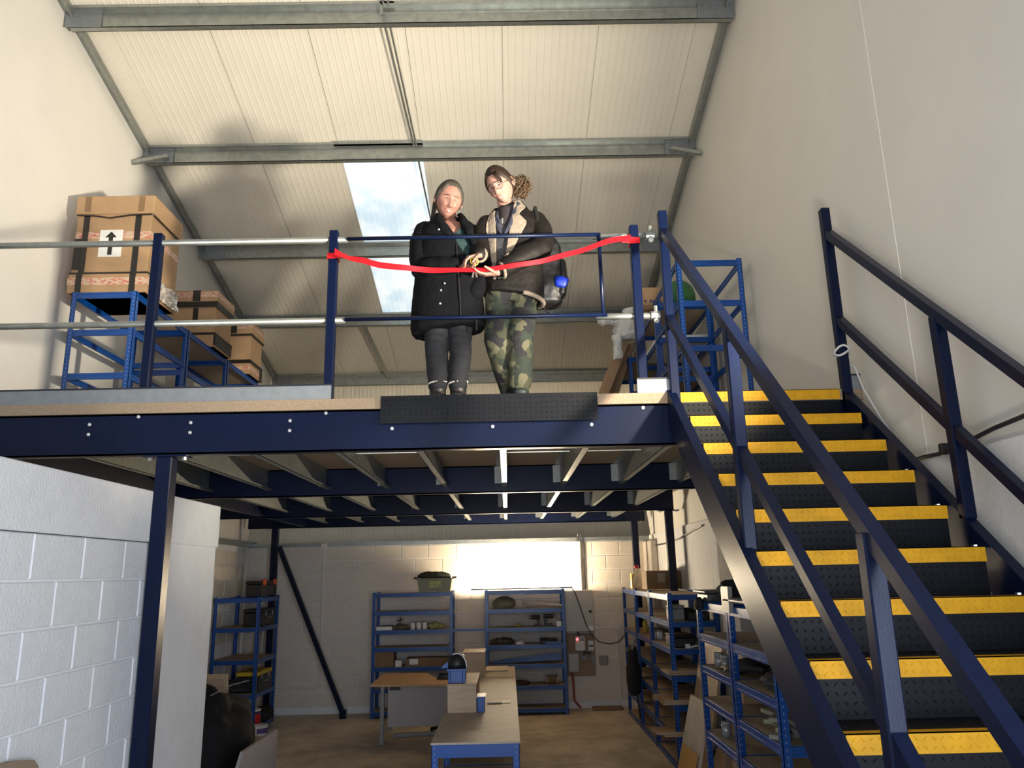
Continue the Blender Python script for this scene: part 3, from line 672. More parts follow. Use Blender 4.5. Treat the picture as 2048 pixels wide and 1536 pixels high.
# things on the benches
pb = thing('plywood_box', 'low plywood box on the second bench with the blue bin on top', 'box', (-.43, 7.6, .90))
part('panel', MB().cbox(-.555, -.30, 7.25, 7.27, .912, 1.14, .003), PLY, pb)
part('side', MB().cbox(-.318, -.30, 7.27, 8.02, .912, 1.14, .003), mat('ply_edge_dark', (.25, .10, .04), .6, nscale=6, namt=.3), pb)
part('side', MB().cbox(-.555, -.537, 7.27, 8.02, .912, 1.14, .003), PLY, pb)
part('back', MB().cbox(-.537, -.318, 8.0, 8.02, .912, 1.14, .003), PLY, pb)
part('top', MB().cbox(-.56, -.295, 7.245, 8.03, 1.14, 1.153, .003), PLY, pb)
pb = thing('plywood_box', 'tall plywood box standing on the fourth bench', 'box', (-.43, 9.85, .90))
part('panel', MB().cbox(-.56, -.30, 9.72, 9.735, .912, 1.17, .003), PLY, pb); part('side', MB().cbox(-.315, -.30, 9.735, 10.2, .912, 1.17, .003), PLY, pb)
part('side', MB().cbox(-.56, -.545, 9.735, 10.2, .912, 1.17, .003), PLY, pb); part('top', MB().cbox(-.565, -.295, 9.715, 10.2, 1.17, 1.183, .003), PLY, pb)
BLUEP = mat('blue_plastic', (.03, .10, .34), .4)
def bin_(label, x, y, z, w_, h_):
    o = thing('picking_bin', label, 'bin', (x, y, z))
    mb = MB().cbox(x-w_/2, x+w_/2, y-.004, y+.012, z, z+h_).cbox(x-w_/2, x-w_/2+.01, y, y+.2, z, z+h_).cbox(x+w_/2-.01, x+w_/2, y, y+.2, z, z+h_).cbox(x-w_/2, x+w_/2, y+.19, y+.2, z, z+h_).cbox(x-w_/2, x+w_/2, y, y+.2, z, z+.01)
    part('tub', mb, BLUEP, o)
    part('rib', MB().cbox(x-w_*.4, x-w_*.34, y-.012, y, z, z+h_).cbox(x+w_*.3, x+w_*.36, y-.012, y, z, z+h_), BLUEP, o)
    part('rim', MB().prism([(y-.015, z+h_), (y+.21, z+h_), (y+.21, z+h_+.015), (y-.015, z+h_+.015)], 0, x-w_/2-.01, x+w_/2+.01), BLUEP, o, fixn=True); return o
bin_('blue plastic bin on top of the low plywood box', -.475, 7.30, 1.153, .155, .105)
bin_('small blue plastic bin on the bench beside low plywood box', -.262, 7.27, .912, .065, .115)
hl = thing('face_shield', 'black domed face shield with white rim above the blue bin', 'face shield', (-.47, 7.38, 1.275))
part('dome', MB().loft([[V((-.475+math.cos(t)*r*.085, 7.38+math.sin(t)*r*.09, 1.275+z)) for t in [2*PI*k/20 for k in range(20)]] for z, r in ((0, 1), (.04, 1.02), (.08, .92), (.11, .68), (.13, .35), (.135, .1))]), BLACK, hl, True)
part('rim', MB().tube([(-.475+.088*math.cos(t), 7.30, 1.29+.115*math.sin(t)) for t in [PI*k/14 for k in range(0, 10)]], .006, 6), WHITE, hl, True)
part('visor', MB().prism([(-.62, 1.275), (-.56, 1.275), (-.49, 1.36), (-.53, 1.35), (-.60, 1.30)], 1, 7.36, 7.39), BLUEP, hl, fixn=True)
tag(part('folded_rule', MB().cbox(-.20, .0, 7.72, 7.86, .913, .917, .001).cbox(-.22, -.08, 7.70, 7.73, .917, .925, .002), mat('pale_offcut', (.74, .66, .52), .6)), 'pale offcut strips lying on the second bench', 'offcut')
tag(part('paper_sheet', MB().cbox(-.30, -.02, 10.1, 10.55, .913, .93, .002), mat('pale_board', (.66, .54, .38), .6)), 'pale board lying at the far end of the benches', 'board')
tag(part('machine_vice', MB().cbox(-.42, -.30, 6.25, 6.40, .505, .60, .006).cbox(-.32, -.22, 6.27, 6.38, .505, .565, .006).tube([(-.46, 6.32, .56), (-.18, 6.32, .56)], .012, 8), GREYP), 'grey metal vice on the lower shelf of the nearest bench', 'vice')

# crate of clothes
cr = thing('storage_crate', 'grey crate with a green label, full of dark clothes, on the left back rack', 'crate', (-1.16, 12.68, 1.83))
OLIVE = mat('olive_plastic', (.20, .21, .15), .5)
part('body', MB().prism([(-1.40, 1.835), (-.92, 1.835), (-.885, 2.03), (-1.435, 2.03)], 1, 12.52, 12.84), OLIVE, cr, fixn=True)
part('rim', MB().cbox(-1.45, -.87, 12.505, 12.855, 2.02, 2.04, .004), OLIVE, cr)
part('handle', MB().cbox(-1.50, -1.43, 12.6, 12.75, 2.03, 2.065, .008), BLACK, cr); part('handle', MB().cbox(-.89, -.82, 12.6, 12.75, 2.03, 2.065, .008), BLACK, cr)
part('label', MB().box(-1.25, -1.05, 12.500, 12.507, 1.90, 2.0), mat('green_label', (.42, .50, .20), .6, nscale=30, namt=.6), cr)
def heap(name, c, r, m, label, cat, seed, s=.35, f=9, n=26):
    mb = MB().sphere(c, *r, n, 16)
    c = V(c)
    vs = []
    for v in mb.v:
        d = V(v)-c; k = 1+s*noise.noise(V(v)*f+V((seed, 0, seed)))+s*.5*noise.noise(V(v)*f*2.7+V((0, seed, 0)))
        q = c+d*k; q.z = max(q.z, c.z-r[2]*.6); vs.append(tuple(q))
    mb.v = vs; return tag(part(name, mb, m, smooth=True), label, cat)
DARKCLOTH = mat('dark_cloth', (.018, .018, .02), .9, nscale=20, namt=.5)
heap('folded_clothes', (-1.16, 12.68, 2.07), (.25, .15, .075), mat('dark_green_cloth', (.025, .03, .024), .9), 'dark green clothes spilling out of the crate', 'clothes', 2)
heap('jacket', (1.80, 5.85, 1.945), (.24, .22, .085), DARKCLOTH, 'black jacket heaped on the rack beside the stairs', 'jacket', 5, .5, 7)
tag(part('tool_tray', MB().cbox(1.53, 1.84, 6.12, 6.45, 1.85, 1.91, .01).cbox(1.50, 1.88, 6.08, 6.47, 1.915, 1.935, .006), mat('dark_grey_plastic', (.06, .065, .07), .45)), 'dark grey tool tray on the rack beside the stairs', 'tray')
heap('cloth_strip', (1.50, 6.30, 1.82), (.03, .09, .06), DARKCLOTH, 'black cloth hanging over the edge of the stairs rack', 'cloth', 4, .4, 16)
tag(part('grey_cover', MB().prism([(5.44, 1.80), (5.62, 1.80), (5.62, 1.96), (5.60, 1.975), (5.44, 1.975)], 0, 1.50, 1.53).cbox(1.5, 1.95, 5.0, 5.60, 1.87, 1.90, .01), mat('grey_sheet', (.22, .215, .21), .45), fixn=True), 'grey plastic cover folded over the rack end by stairs', 'cover')

# left corner rack goods
ORANGE = mat('orange_wheel', (.65, .10, .03), .5)
def case(label, x0, x1, y0, y1, z0, z1, m, lid=None, lat=True, wheels=False, cat='toolbox', name='toolbox'):
    o = thing(name, label, cat, ((x0+x1)/2, (y0+y1)/2, z0))
    h = z1-z0
    part('body', MB().cbox(x0, x1, y0, y1, z0, z0+h*.78, .012), m, o)
    part('lid', MB().cbox(x0-.006, x1+.006, y0-.006, y1+.006, z0+h*.79, z1, .012), lid or m, o)
    if lat:
        for yy in (y0+(y1-y0)*.25, y0+(y1-y0)*.75): part('latch', MB().cbox(x1, x1+.012, yy-.02, yy+.02, z0+h*.6, z0+h*.85, .003), GREYP, o)
        part('handle', MB().tube([(x1, y0+(y1-y0)*.38, z0+h*.5), (x1+.03, y0+(y1-y0)*.42, z0+h*.48), (x1+.03, y0+(y1-y0)*.58, z0+h*.48), (x1, y0+(y1-y0)*.62, z0+h*.5)], .008, 6), GREYP, o)
    if wheels:
        for yy in (y0+.05, y1-.05): part('wheel', MB().tube([(x1-.01, yy, z1-.02), (x1+.03, yy, z1-.02)], .045, 16), ORANGE, o, True)
    return o
case('tall black toolbox with orange wheels on the corner rack', -3.86, -3.62, 11.72, 12.36, 1.835, 2.06, BLACK, wheels=True, lat=False)
case('black toolbox with silver latches in the corner rack, upper', -3.88, -3.60, 11.75, 12.36, 1.412, 1.66, BLACK)
case('black toolbox with a yellow lid in the corner rack', -3.92, -3.60, 11.72, 12.35, .512, .79, BLACK, mat('yellow_lid', (.60, .42, .03), .5))
def tub(label, x, y, z, r, h_, m, lidm, lab):
    o = thing('paint_tub', label, 'paint tub', (x, y, z))
    part('body', MB().loft([[V((x+math.cos(t)*q, y+math.sin(t)*q, z+zz_)) for t in [2*PI*k/20 for k in range(20)]] for zz_, q in ((0, r*.9), (h_*.9, r))]), m, o, True)
    part('lid', MB().tube([(x, y, z+h_*.9), (x, y, z+h_)], r*1.05, 20), lidm, o)
    part('label', MB().loft([[V((x+math.cos(t)*(r*.955+.004), y+math.sin(t)*(r*.955+.004), z+zz_)) for t in [-PI*.55+1.1*PI*k/12 for k in range(13)]] for zz_ in (h_*.25, h_*.75)], cap=False), lab, o); return o
tub('white paint tub with black lid under the corner rack', -3.86, 11.70, .062, .13, .26, WHITE, BLACK, BLACK)
tub('paint tub with a red label on the floor of the corner rack', -3.64, 11.70, .062, .10, .24, mat('navy_tub', (.04, .03, .12), .5), WHITE, RED)
tub('small white tub at the front foot of the corner rack', -3.46, 11.46, 0, .10, .13, WHITE, WHITE, mat('purple_label', (.10, .06, .25), .5))
heap('black_bag', (-3.62, 12.12, .16), (.13, .24, .11), DARKCLOTH, 'black bag slumped under the corner rack', 'bag', 8)
heap('power_tools', (-3.98, 11.75, .58), (.2, .15, .08), mat('dark_tools', (.04, .04, .04), .5), 'tangle of dark hand tools on the corner rack shelf', 'tools', 9, .6, 14)
for i, (x, lab) in enumerate(((-3.92, 'tall pale batten leaning behind the corner rack, left one'), (-3.84, 'tall pale batten leaning behind the corner rack, right one'))):
    tag(part('batten', MB().bar((x-.06, 12.56, .0), (x, 12.62+.03*i, 1.42), .035, .02, (0, 1, 0)), mat('pale_batten%d' % i, (.50, .46, .40), .6)), lab, 'batten', 'battens behind the corner rack')
hp = thing('tarpaulin_heap', 'black quilted sheeting heaped at the end of the partition', 'sheeting', (-3.0, 8.1, 0))
mbh = MB().sphere((-3.05, 8.2, .48), .52, .62, .55, 40, 24); c0 = V((-3.05, 8.2, .48))
mbh.v = [tuple(V((q.x, q.y, max(q.z, .002)))) for q in [c0+(V(v)-c0)*(1+.22*noise.noise(V(v)*4)+.10*noise.noise(V(v)*13)+.05*noise.noise(V(v)*31)) for v in mbh.v]]
part('sheet', mbh, mat('black_sheeting', (.007, .007, .008), .85, nscale=20, namt=.5), hp, True)
part('edge', MB().tube([(-2.86, 7.85, 1.02), (-2.70, 7.95, 1.10), (-2.58, 8.1, 1.12)], .005, 6), GREYP, hp)
tag(part('laminate_panel', MB().prism([(7.05, .02), (8.15, .02), (8.15, .66), (7.15, .66), (7.05, .56)], 0, -2.32, -2.29), PANEL, fixn=True), 'grey laminate panel standing on edge near the partition end', 'panel')
tag(part('timber_block', MB().bar((-2.62, 7.05, .42), (-2.45, 7.05, .40), .5, .05), CARDD), 'dark wooden plank behind the laminate panel', 'plank')
fr = thing('wooden_frame', 'pale wooden hatch leaning behind the black sheeting', 'frame', (-3.2, 9.2, 0))  # a leaning wooden frame with its panel
for a, b in (((-3.42, 9.0, .02), (-3.50, 9.0, 1.08)), ((-3.05, 9.0, .02), (-3.13, 9.0, 1.08))): part('upright', MB().bar(a, b, .05, .03, (0, 1, 0)), PLY, fr)
part('panel', MB().hexa([(-3.42, 9.01, .02), (-3.05, 9.01, .02), (-3.05, 9.03, .02), (-3.42, 9.03, .02), (-3.5, 9.01, 1.08), (-3.13, 9.01, 1.08), (-3.13, 9.03, 1.08), (-3.5, 9.03, 1.08)]), PLY, fr)
part('rail', MB().bar((-3.50, 8.99, 1.06), (-3.13, 8.99, 1.06), .03, .05), PLY, fr)

# goods on the back racks
G = 'white cans on the left back rack'
for i, lab in enumerate(('white can on the left back rack, leftmost of three', 'white can on the left back rack, middle of three', 'white can on the left back rack, rightmost of three')):
    x = -1.50+.094*i; o = thing('can', lab, 'can', (x, 12.56, 1.272), G)
    part('body', MB().tube([(x, 12.56, 1.272), (x, 12.56, 1.375)], .038, 14), WHITE, o, True); part('cap', MB().tube([(x, 12.56, 1.375), (x, 12.56, 1.388)], .034, 14), GREYP, o)
tag(part('white_tray', MB().cbox(-2.06, -1.82, 12.5, 12.66, 1.272, 1.325, .004), WHITE), 'flat white box at the left end of the back rack shelf', 'box')
heap('wire_coil', (-1.68, 12.6, 1.305), (.11, .1, .045), mat('olive_wire', (.13, .12, .07), .7), 'tangle of greenish wire beside the white cans', 'wire', 3, .6, 20)
heap('wire_coil', (-1.16, 12.6, 1.315), (.12, .1, .05), mat('yellow_wire', (.35, .33, .14), .7), 'tangle of pale yellow cord right of the white cans', 'cord', 6, .7, 20)
tag(part('clamp_stand', MB().bar((-2.0, 12.6, 1.33), (-1.80, 12.6, 1.33), .03, .025).bar((-1.72, 12.62, 1.28), (-1.70, 12.62, 1.46), .02, .02).bar((-1.76, 12.62, 1.40), (-1.66, 12.62, 1.42), .02, .02), BLACK), 'black bar clamp standing on the left back rack', 'clamp')
carton('brown carton with a white label strip in the left back rack', -2.06, -1.78, 12.5, 12.78, .732, .96, 0, 0, CARDD)
carton('small white carton beside the brown ones in left back rack', -1.76, -1.66, 12.5, 12.62, .732, .83, 0, 0, WHITE)
c = carton('long brown carton with a white label in the left back rack', -1.60, -.92, 12.52, 12.72, .732, .86, 0, 0, CARDD)
part('label', MB().box(-1.54, -1.41, 12.515, 12.52, .76, .84), WHITE, c)
heap('canvas_bag', (-.07, 12.66, 1.62), (.19, .14, .115), mat('olive_canvas', (.20, .19, .14), .9, nscale=14, namt=.3), 'olive canvas bag on the top shelf under the strip light', 'bag', 11, .12, 6)
for i, (z, dz, lab) in enumerate(((1.66, -.08, 'pale tube lying on the right back rack, upper one'), (1.62, -.045, 'pale tube lying on the right back rack, lower one'))):
    tag(part('tube', MB().tube([(.22, 12.6+.05*i, z), (.86, 12.56+.05*i, z+dz)], .02, 10), PIPEW, smooth=True), lab, 'tube', 'tubes under the strip light')
heap('yellow_glove', (.14, 12.6, 1.295), (.06, .05, .025), mat('dull_yellow', (.30, .28, .10), .8), 'small yellow glove on the right back rack', 'glove', 12)
def drill(label, x, y, z, s=1.0, flip=1):
    o = thing('cordless_drill', label, 'drill', (x, y, z))
    part('body', MB().tube([(x-.07*flip*s, y, z+.14*s), (x+.07*flip*s, y, z+.14*s)], .03*s, 10), BLACK, o)
    part('grip', MB().bar((x+.03*flip*s, y, z+.13*s), (x+.05*flip*s, y, z+.03*s), .035*s, .04*s, (1, 0, 0)), BLACK, o)
    part('battery', MB().cbox(x+.01*flip*s-.03*s, x+.01*flip*s+.07*s, y-.035*s, y+.035*s, z, z+.04*s, .005), BLACK, o)
    part('chuck', MB().tube([(x-.07*flip*s, y, z+.14*s), (x-.12*flip*s, y, z+.14*s)], [.024*s, .012*s], 8), GREYP, o); return o
drill('black cordless drill in the right back rack, left of the pair', .42, 12.58, 1.272); drill('black cordless drill in the right back rack, right of the pair', .62, 12.58, 1.272, 1.1, -1)
tag(part('white_carton', MB().cbox(.74, .82, 12.52, 12.6, 1.272, 1.35, .004), WHITE), 'tiny white carton beside the drills', 'carton')
heap('tool_pile', (-.12, 12.6, 1.055), (.17, .12, .055), mat('mixed_tools', (.10, .085, .06), .7, nscale=14, namt=.6), 'pile of mixed hand tools on the right back rack, left end', 'tools', 13, .6, 18)
heap('rag', (.17, 12.58, 1.035), (.075, .06, .035), WHITE, 'small white rag between the tools on right back rack', 'rag', 14, .5, 20)
case('open black parts tray on the right back rack', .48, .62, 12.5, 12.66, 1.017, 1.10, BLACK, lat=False, name='parts_tray', cat='tray'); case('second black parts tray right of the first', .64, .74, 12.5, 12.66, 1.017, 1.095, BLACK, lat=False, name='parts_tray', cat='tray')
tag(part('spirit_level', MB().cbox(.56, .82, 12.47, 12.50, 1.017, 1.05, .004), BLUEP), 'blue spirit level on the right back rack shelf edge', 'level')
for i in range(4):
    tag(part('steel_bar', MB().bar((-.28+.05*i, 12.56+.03*i, .755+.006*i), (.80, 12.52+.04*i, .80+.022*i), .03, .03), RACK), ('blue steel bar bundled in the right back rack, lowest', 'blue steel bar bundled in the right back rack, second up', 'blue steel bar bundled in the right back rack, third up', 'blue steel bar bundled in the right back rack, uppermost')[i], 'bar', 'blue bars in the right back rack')
rl = thing('cable_reel', 'brown wooden cable reel low in the right back rack', 'reel', (.66, 12.62, .422))
for x in (.56, .72): part('flange', MB().tube([(x, 12.62, .492), (x+.02, 12.62, .492)], .07, 18), PLY, rl)
part('winding', MB().tube([(.58, 12.62, .492), (.72, 12.62, .492)], .055, 16), CARDD, rl)
heap('leather_offcuts', (.18, 12.6, .45), (.12, .1, .04), mat('dark_brown', (.05, .03, .025), .8), 'dark brown offcuts on the low shelf of the right back rack', 'offcuts', 15)

# goods on the right hand racks
c = carton('long brown carton on top of the right wall racks', 1.88, 2.34, 10.75, 11.15, 1.84, 2.09, 0, 0, CARDD)
part('label', MB().box(2.03, 2.13, 10.745, 10.75, 1.93, 2.05), mat('buff_label', (.40, .33, .25), .7), c)
pbg = thing('carrier_bag', 'white and yellow plastic carrier bag on the racks by the back corner', 'bag', (1.92, 11.55, 1.83))
mb = MB().loft([[V((1.90+math.cos(t)*r, 11.55+math.sin(t)*r*.7, 1.825+z)) for t in [2*PI*k/16 for k in range(16)]] for z, r in ((0, .10), (.03, .12), (.16, .115), (.22, .08), (.25, .05), (.30, .035))])
part('bag', crumple(mb, .025, 16), mat('cream_polythene', (.78, .66, .45), .4), pbg)
part('yellow_print', MB().box(1.79, 1.80, 11.47, 11.60, 1.84, 2.05), mat('yellow_print', (.75, .50, .02), .5), pbg)
part('red_tie', MB().sphere((1.88, 11.55, 2.14), .035, .03, .035), RED, pbg)
G = 'yellow bottles in the right wall rack'
for i, (x, y, lab) in enumerate(((1.86, 11.75, 'slim yellow bottle in the right wall rack, leftmost'), (1.93, 11.42, 'yellow bottle in the right wall rack, beside the blue post'))):
    o = thing('bottle', lab, 'bottle', (x, y, 1.242), G)
    part('body', MB().loft([[V((x+math.cos(t)*r, y+math.sin(t)*r, 1.242+z)) for t in [2*PI*k/14 for k in range(14)]] for z, r in ((0, .032), (.13, .032), (.16, .014), (.19, .013))]), mat('yellow_bottle%d' % i, (.70, .52, .06), .35), o, True)
    part('cap', MB().tube([(x, y, 1.43), (x, y, 1.46)], .014, 10), YELLOW, o)
for i, (y, lab) in enumerate(((11.2, 'small pale jar in the right wall rack, nearer one'), (11.05, 'small pale jar in the right wall rack, farther one'))):
    o = thing('jar', lab, 'jar', (1.86+.05*i, y-.85, 1.242), 'pale jars in the right wall rack')
    part('glass', MB().tube([(1.86+.05*i, y-.85, 1.242), (1.86+.05*i, y-.85, 1.33)], .035, 12), PIPEW, o, True); part('lid', MB().tube([(1.86+.05*i, y-.85, 1.33), (1.86+.05*i, y-.85, 1.35)], .036, 12), GREYP, o)
case('grey toolbox in the top bay of the near right wall rack', 1.84, 2.0, 9.1, 9.35, 1.532, 1.70, GREYP, lat=False); case('black power tool case in the near right wall rack', 2.02, 2.26, 9.0, 9.4, 1.532, 1.66, BLACK, lat=False)
case('low black tray in the second bay of near right wall rack', 1.84, 2.08, 9.05, 9.5, 1.242, 1.38, BLACK, lat=False)
heap('rag', (2.18, 9.2, 1.29), (.09, .12, .05), mat('grey_rag', (.20, .17, .15), .9), 'grey rag in the near right wall rack', 'rag', 16)
tag(part('brush', MB().tube([(2.0, 9.0, 1.25), (2.10, 8.98, 1.27)], .01, 6).cbox(1.96, 2.01, 8.97, 9.03, 1.242, 1.29, .004), WHITE), 'small white brush at the front of the right wall rack', 'brush')
G = 'planks stacked in the near right wall rack'
k = 0
for z, n, sh in ((.975, 4, 0), (.675, 6, .10), (.355, 5, .16)):
    for i in range(n):
        lo = (1.73-sh*random.uniform(.5, 1.2), 2.26); y = 8.88+.16*(i % 3)
        pos = ('back', 'middle', 'front')[i % 3]
        bay = {.975: 'upper', .675: 'middle', .355: 'lower'}[z]; lay = ('bottom', 'top')[i//3]
        tag(part('plank', MB().cbox(lo[0], lo[1], y, y+.14, z+.024*(i//3), z+.022+.024*(i//3), .002), (BOARD, PLY, CARD)[k % 3]),
            f'short plank in {bay} bay of the near right wall rack, {lay} layer, {("nearest", "middle", "farthest")[i % 3]}', 'plank', G); k += 1
bg_ = thing('hanging_bag', 'black bag hanging from the right wall rack', 'bag', (1.72, 11.2, .42))
part('bag', MB().loft([[V((1.70+math.cos(t)*r*.8, 11.2+math.sin(t)*r*1.2, z)) for t in [2*PI*q/16 for q in range(16)]] for z, r in ((.44, .06), (.48, .10), (.62, .13), (.80, .125), (.86, .09), (1.0, .085), (1.08, .06))]), DARKCLOTH, bg_, True)
part('strap', MB().tube([(1.70, 11.15, 1.06), (1.73, 11.2, 1.22), (1.72, 11.26, 1.06)], .01, 6), GREYP, bg_)
part('handle', MB().tube([(1.68, 11.1, 1.05), (1.72, 11.0, 1.18)], .016, 6), GREYP, bg_); part('handle', MB().tube([(1.71, 11.3, 1.02), (1.75, 11.25, 1.16)], .012, 6), GREYP, bg_)
tag(part('umbrella', MB().tube([(1.74, 11.08, .15), (1.72, 11.12, .5)], .012, 8), BLACK), 'thin black stick below the hanging bag', 'stick')
# sheets leaning between the right racks
c = thing('printed_sheet', 'pale printed sheet with orange patch leaning against the right racks', 'sheet', (1.7, 7.9, 0))
part('board', MB().hexa([(1.50, 7.92, 0.01), (1.53, 7.30, .01), (1.55, 7.30, .01), (1.52, 7.92, .01), (1.74, 7.92, .92), (1.77, 7.34, .92), (1.79, 7.34, .92), (1.76, 7.92, .92)]), mat('printed_card', (.60, .52, .42), .6, nscale=4, namt=.25), c)
part('orange_patch', MB().hexa([(1.518, 7.88, .10), (1.535, 7.36, .10), (1.54, 7.36, .10), (1.523, 7.88, .10), (1.625, 7.88, .50), (1.642, 7.37, .50), (1.647, 7.37, .50), (1.63, 7.88, .50)]), mat('orange_print', (.62, .34, .08), .6), c)
tag(part('cardboard_sheet', MB().hexa([(1.56, 7.28, .01), (1.57, 6.62, .01), (1.60, 6.62, .01), (1.59, 7.28, .01), (1.98, 7.28, 1.0), (1.99, 6.66, 1.0), (2.02, 6.66, 1.0), (2.01, 7.28, 1.0)]), CARD), 'brown cardboard sheet leaning between the right hand racks', 'sheet')
tag(part('tall_board', MB().hexa([(1.80, 8.75, .01), (1.82, 7.98, .01), (1.85, 7.98, .01), (1.83, 8.75, .01), (2.10, 8.75, 1.45), (2.12, 7.98, 1.45), (2.15, 7.98, 1.45), (2.13, 8.75, 1.45)]), PLY), 'tall plywood board leaning on the right wall pier', 'board')
# goods on the racks beside the stairs
jr = thing('foil_jar', 'jar wrapped in shiny foil on the stairs rack', 'jar', (1.72, 5.05, 1.603))
part('body', crumple(MB().loft([[V((1.74+math.cos(t)*r, 5.02+math.sin(t)*r, 1.603+z)) for t in [2*PI*q/18 for q in range(18)]] for z, r in ((0, .10), (.02, .12), (.17, .12), (.20, .09), (.215, .085))]), .02, 20), mat('brass_foil', (.42, .30, .16), .22, .8), jr)
part('label', MB().loft([[V((1.74+math.cos(t)*.135, 5.02+math.sin(t)*.135, z)) for t in [PI+.2+k*.1 for k in range(16)]] for z in (1.67, 1.73)], cap=False), GREYP, jr)
for i, (y, z, lab) in enumerate(((6.2, 1.365, 'small glass jar at the far end of the stairs rack'), (6.02, 1.365, 'second small glass jar in the stairs rack'), (6.15, .885, 'glass jar low in the stairs rack'))):
    o = thing('jar', lab, 'jar', (1.60, y, z)); part('glass', MB().tube([(1.60, y, z), (1.60, y, z+.09)], .035, 12), mat('jar_glass%d' % i, (.35, .36, .36), .08, .3), o, True); part('lid', MB().tube([(1.6, y, z+.09), (1.6, y, z+.108)], .037, 12), GREYP, o)
heap('dark_tools', (1.75, 5.8, 1.41), (.2, .2, .05), mat('dark_scrap', (.05, .045, .04), .6), 'dark metal scrap on the stairs rack shelf', 'scrap', 17, .6, 12)
heap('dark_cloths', (1.78, 5.05, 1.41), (.22, .3, .06), mat('dark_sack', (.05, .05, .055), .9), 'grey sacking piled on the shelf behind the stringer', 'sacking', 18, .5, 9)
G = 'timber offcuts on the stairs rack'
for i in range(9):
    a = random.uniform(-.5, .5); cx, cy = 1.66+.02*(i % 3), 4.92+.10*(i % 4)
    z = 1.137+.03*(i//3); d = V((math.cos(a+1.2), math.sin(a+1.2), .05*random.uniform(-1, 1)))*random.uniform(.12, .2)
    tag(part('offcut', MB().bar(V((cx, cy, z))-d, V((cx, cy, z))+d, .06, .024), mat('grey_offcut%d' % i, (random.uniform(.22, .36),)*2+(.22,), .8)), 'grey timber offcut in the stairs rack heap, %s layer, %s' % (('bottom', 'middle', 'top')[i//3], ('nearest the aisle', 'in the middle', 'nearest the wall')[i % 3]), 'offcut', G)
carton('buff carton deep in the rack beside the stairs', 1.72, 1.9, 6.05, 6.3, 1.122, 1.30, 0, 0); carton('buff carton behind the rack post under the stair stringer', 1.82, 2.04, 4.72, 4.9, .882, 1.04, 0, 0)
for i in range(5):
    tag(part('leaning_plank', MB().bar((1.62+.07*i, 6.30, .31), (1.66+.07*i, 6.38, .86), .055, .02, (0, 1, 0)), (CARDD, PLY)[i % 2]), ('upright plank low in the stairs rack, first from the aisle', 'upright plank low in the stairs rack, second from the aisle', 'upright plank low in the stairs rack, third from the aisle', 'upright plank low in the stairs rack, fourth from the aisle', 'upright plank low in the stairs rack, next to the wall')[i], 'plank', 'upright planks in the stairs rack')
tag(part('chipboard_offcut', MB().prism([(3.45, .001), (3.92, .001), (3.92, 1.27), (3.88, 1.305), (3.72, 1.335), (3.45, 1.345)], 0, -2.235, -2.205), CHIP, fixn=True), 'chipboard offcut leaning on the block partition near the doorway', 'board')
# ------------------------------------------------------------------ people
def fuse(mb, vox, smooth=4, name='fuse'):
    "join overlapping closed shapes into one continuous skin; returns a mesh"
    me = bpy.data.meshes.new(name); me.from_pydata([tuple(v) for v in mb.v], [], mb.f)
    b = bmesh.new(); b.from_mesh(me); bmesh.ops.recalc_face_normals(b, faces=b.faces); b.to_mesh(me); b.free()
    o = bpy.data.objects.new(name, me); WS = bpy.data.scenes.new('work'); WS.collection.objects.link(o)
    r = o.modifiers.new('r', 'REMESH'); r.mode = 'VOXEL'; r.voxel_size = vox
    if smooth:
        s_ = o.modifiers.new('s', 'SMOOTH'); s_.iterations = smooth; s_.factor = .5
    WS.view_layers[0].update(); dg = WS.view_layers[0].depsgraph
    out = bpy.data.meshes.new_from_object(o.evaluated_get(dg))
    bpy.data.objects.remove(o, do_unlink=True); bpy.data.meshes.remove(me); bpy.data.scenes.remove(WS)
    return out
def limb(mb, pts, n=14, ref=(1, 0, 0)):
    "closed tapering limb; pts = (x,y,z,rx,ry): rx along ref side, ry across"
    P = [V(p[:3]) for p in pts]; rings = []
    for i, p in enumerate(P):
        d = (P[min(i+1, len(P)-1)]-P[max(i-1, 0)]).normalized(); x = (V(ref)-d*V(ref).dot(d)).normalized(); y = d.cross(x)
        rx, ry = pts[i][3], pts[i][4] if len(pts[i]) > 4 else pts[i][3]
        rings.append([p+x*rx*math.cos(2*PI*k/n)+y*ry*math.sin(2*PI*k/n) for k in range(n)])
    def capr(r, p, d, s): return [[p+(q-p)*.75+d*s*.5 for q in r], [p+(q-p)*.35+d*s*.8 for q in r]]
    d0 = (P[0]-P[1]).normalized(); d1 = (P[-1]-P[-2]).normalized()
    a = capr(rings[0], P[0], d0, min(pts[0][3:])*.9); b = capr(rings[-1], P[-1], d1, min(pts[-1][3:])*.9)
    return mb.loft(a[::-1]+rings+b)
def ringz(cx, cy, z, rx, ry, n=32, e=2.4, tilt=0.0, rot=0.0):
    out = []
    for k in range(n):
        t = 2*PI*k/n; c, s_ = math.cos(t), math.sin(t)
        x = rx*math.copysign(abs(c)**(2/e), c); y = ry*math.copysign(abs(s_)**(2/e), s_)
        out.append(V((cx+x*math.cos(rot)-y*math.sin(rot), cy+x*math.sin(rot)+y*math.cos(rot), z+tilt*x)))
    return out
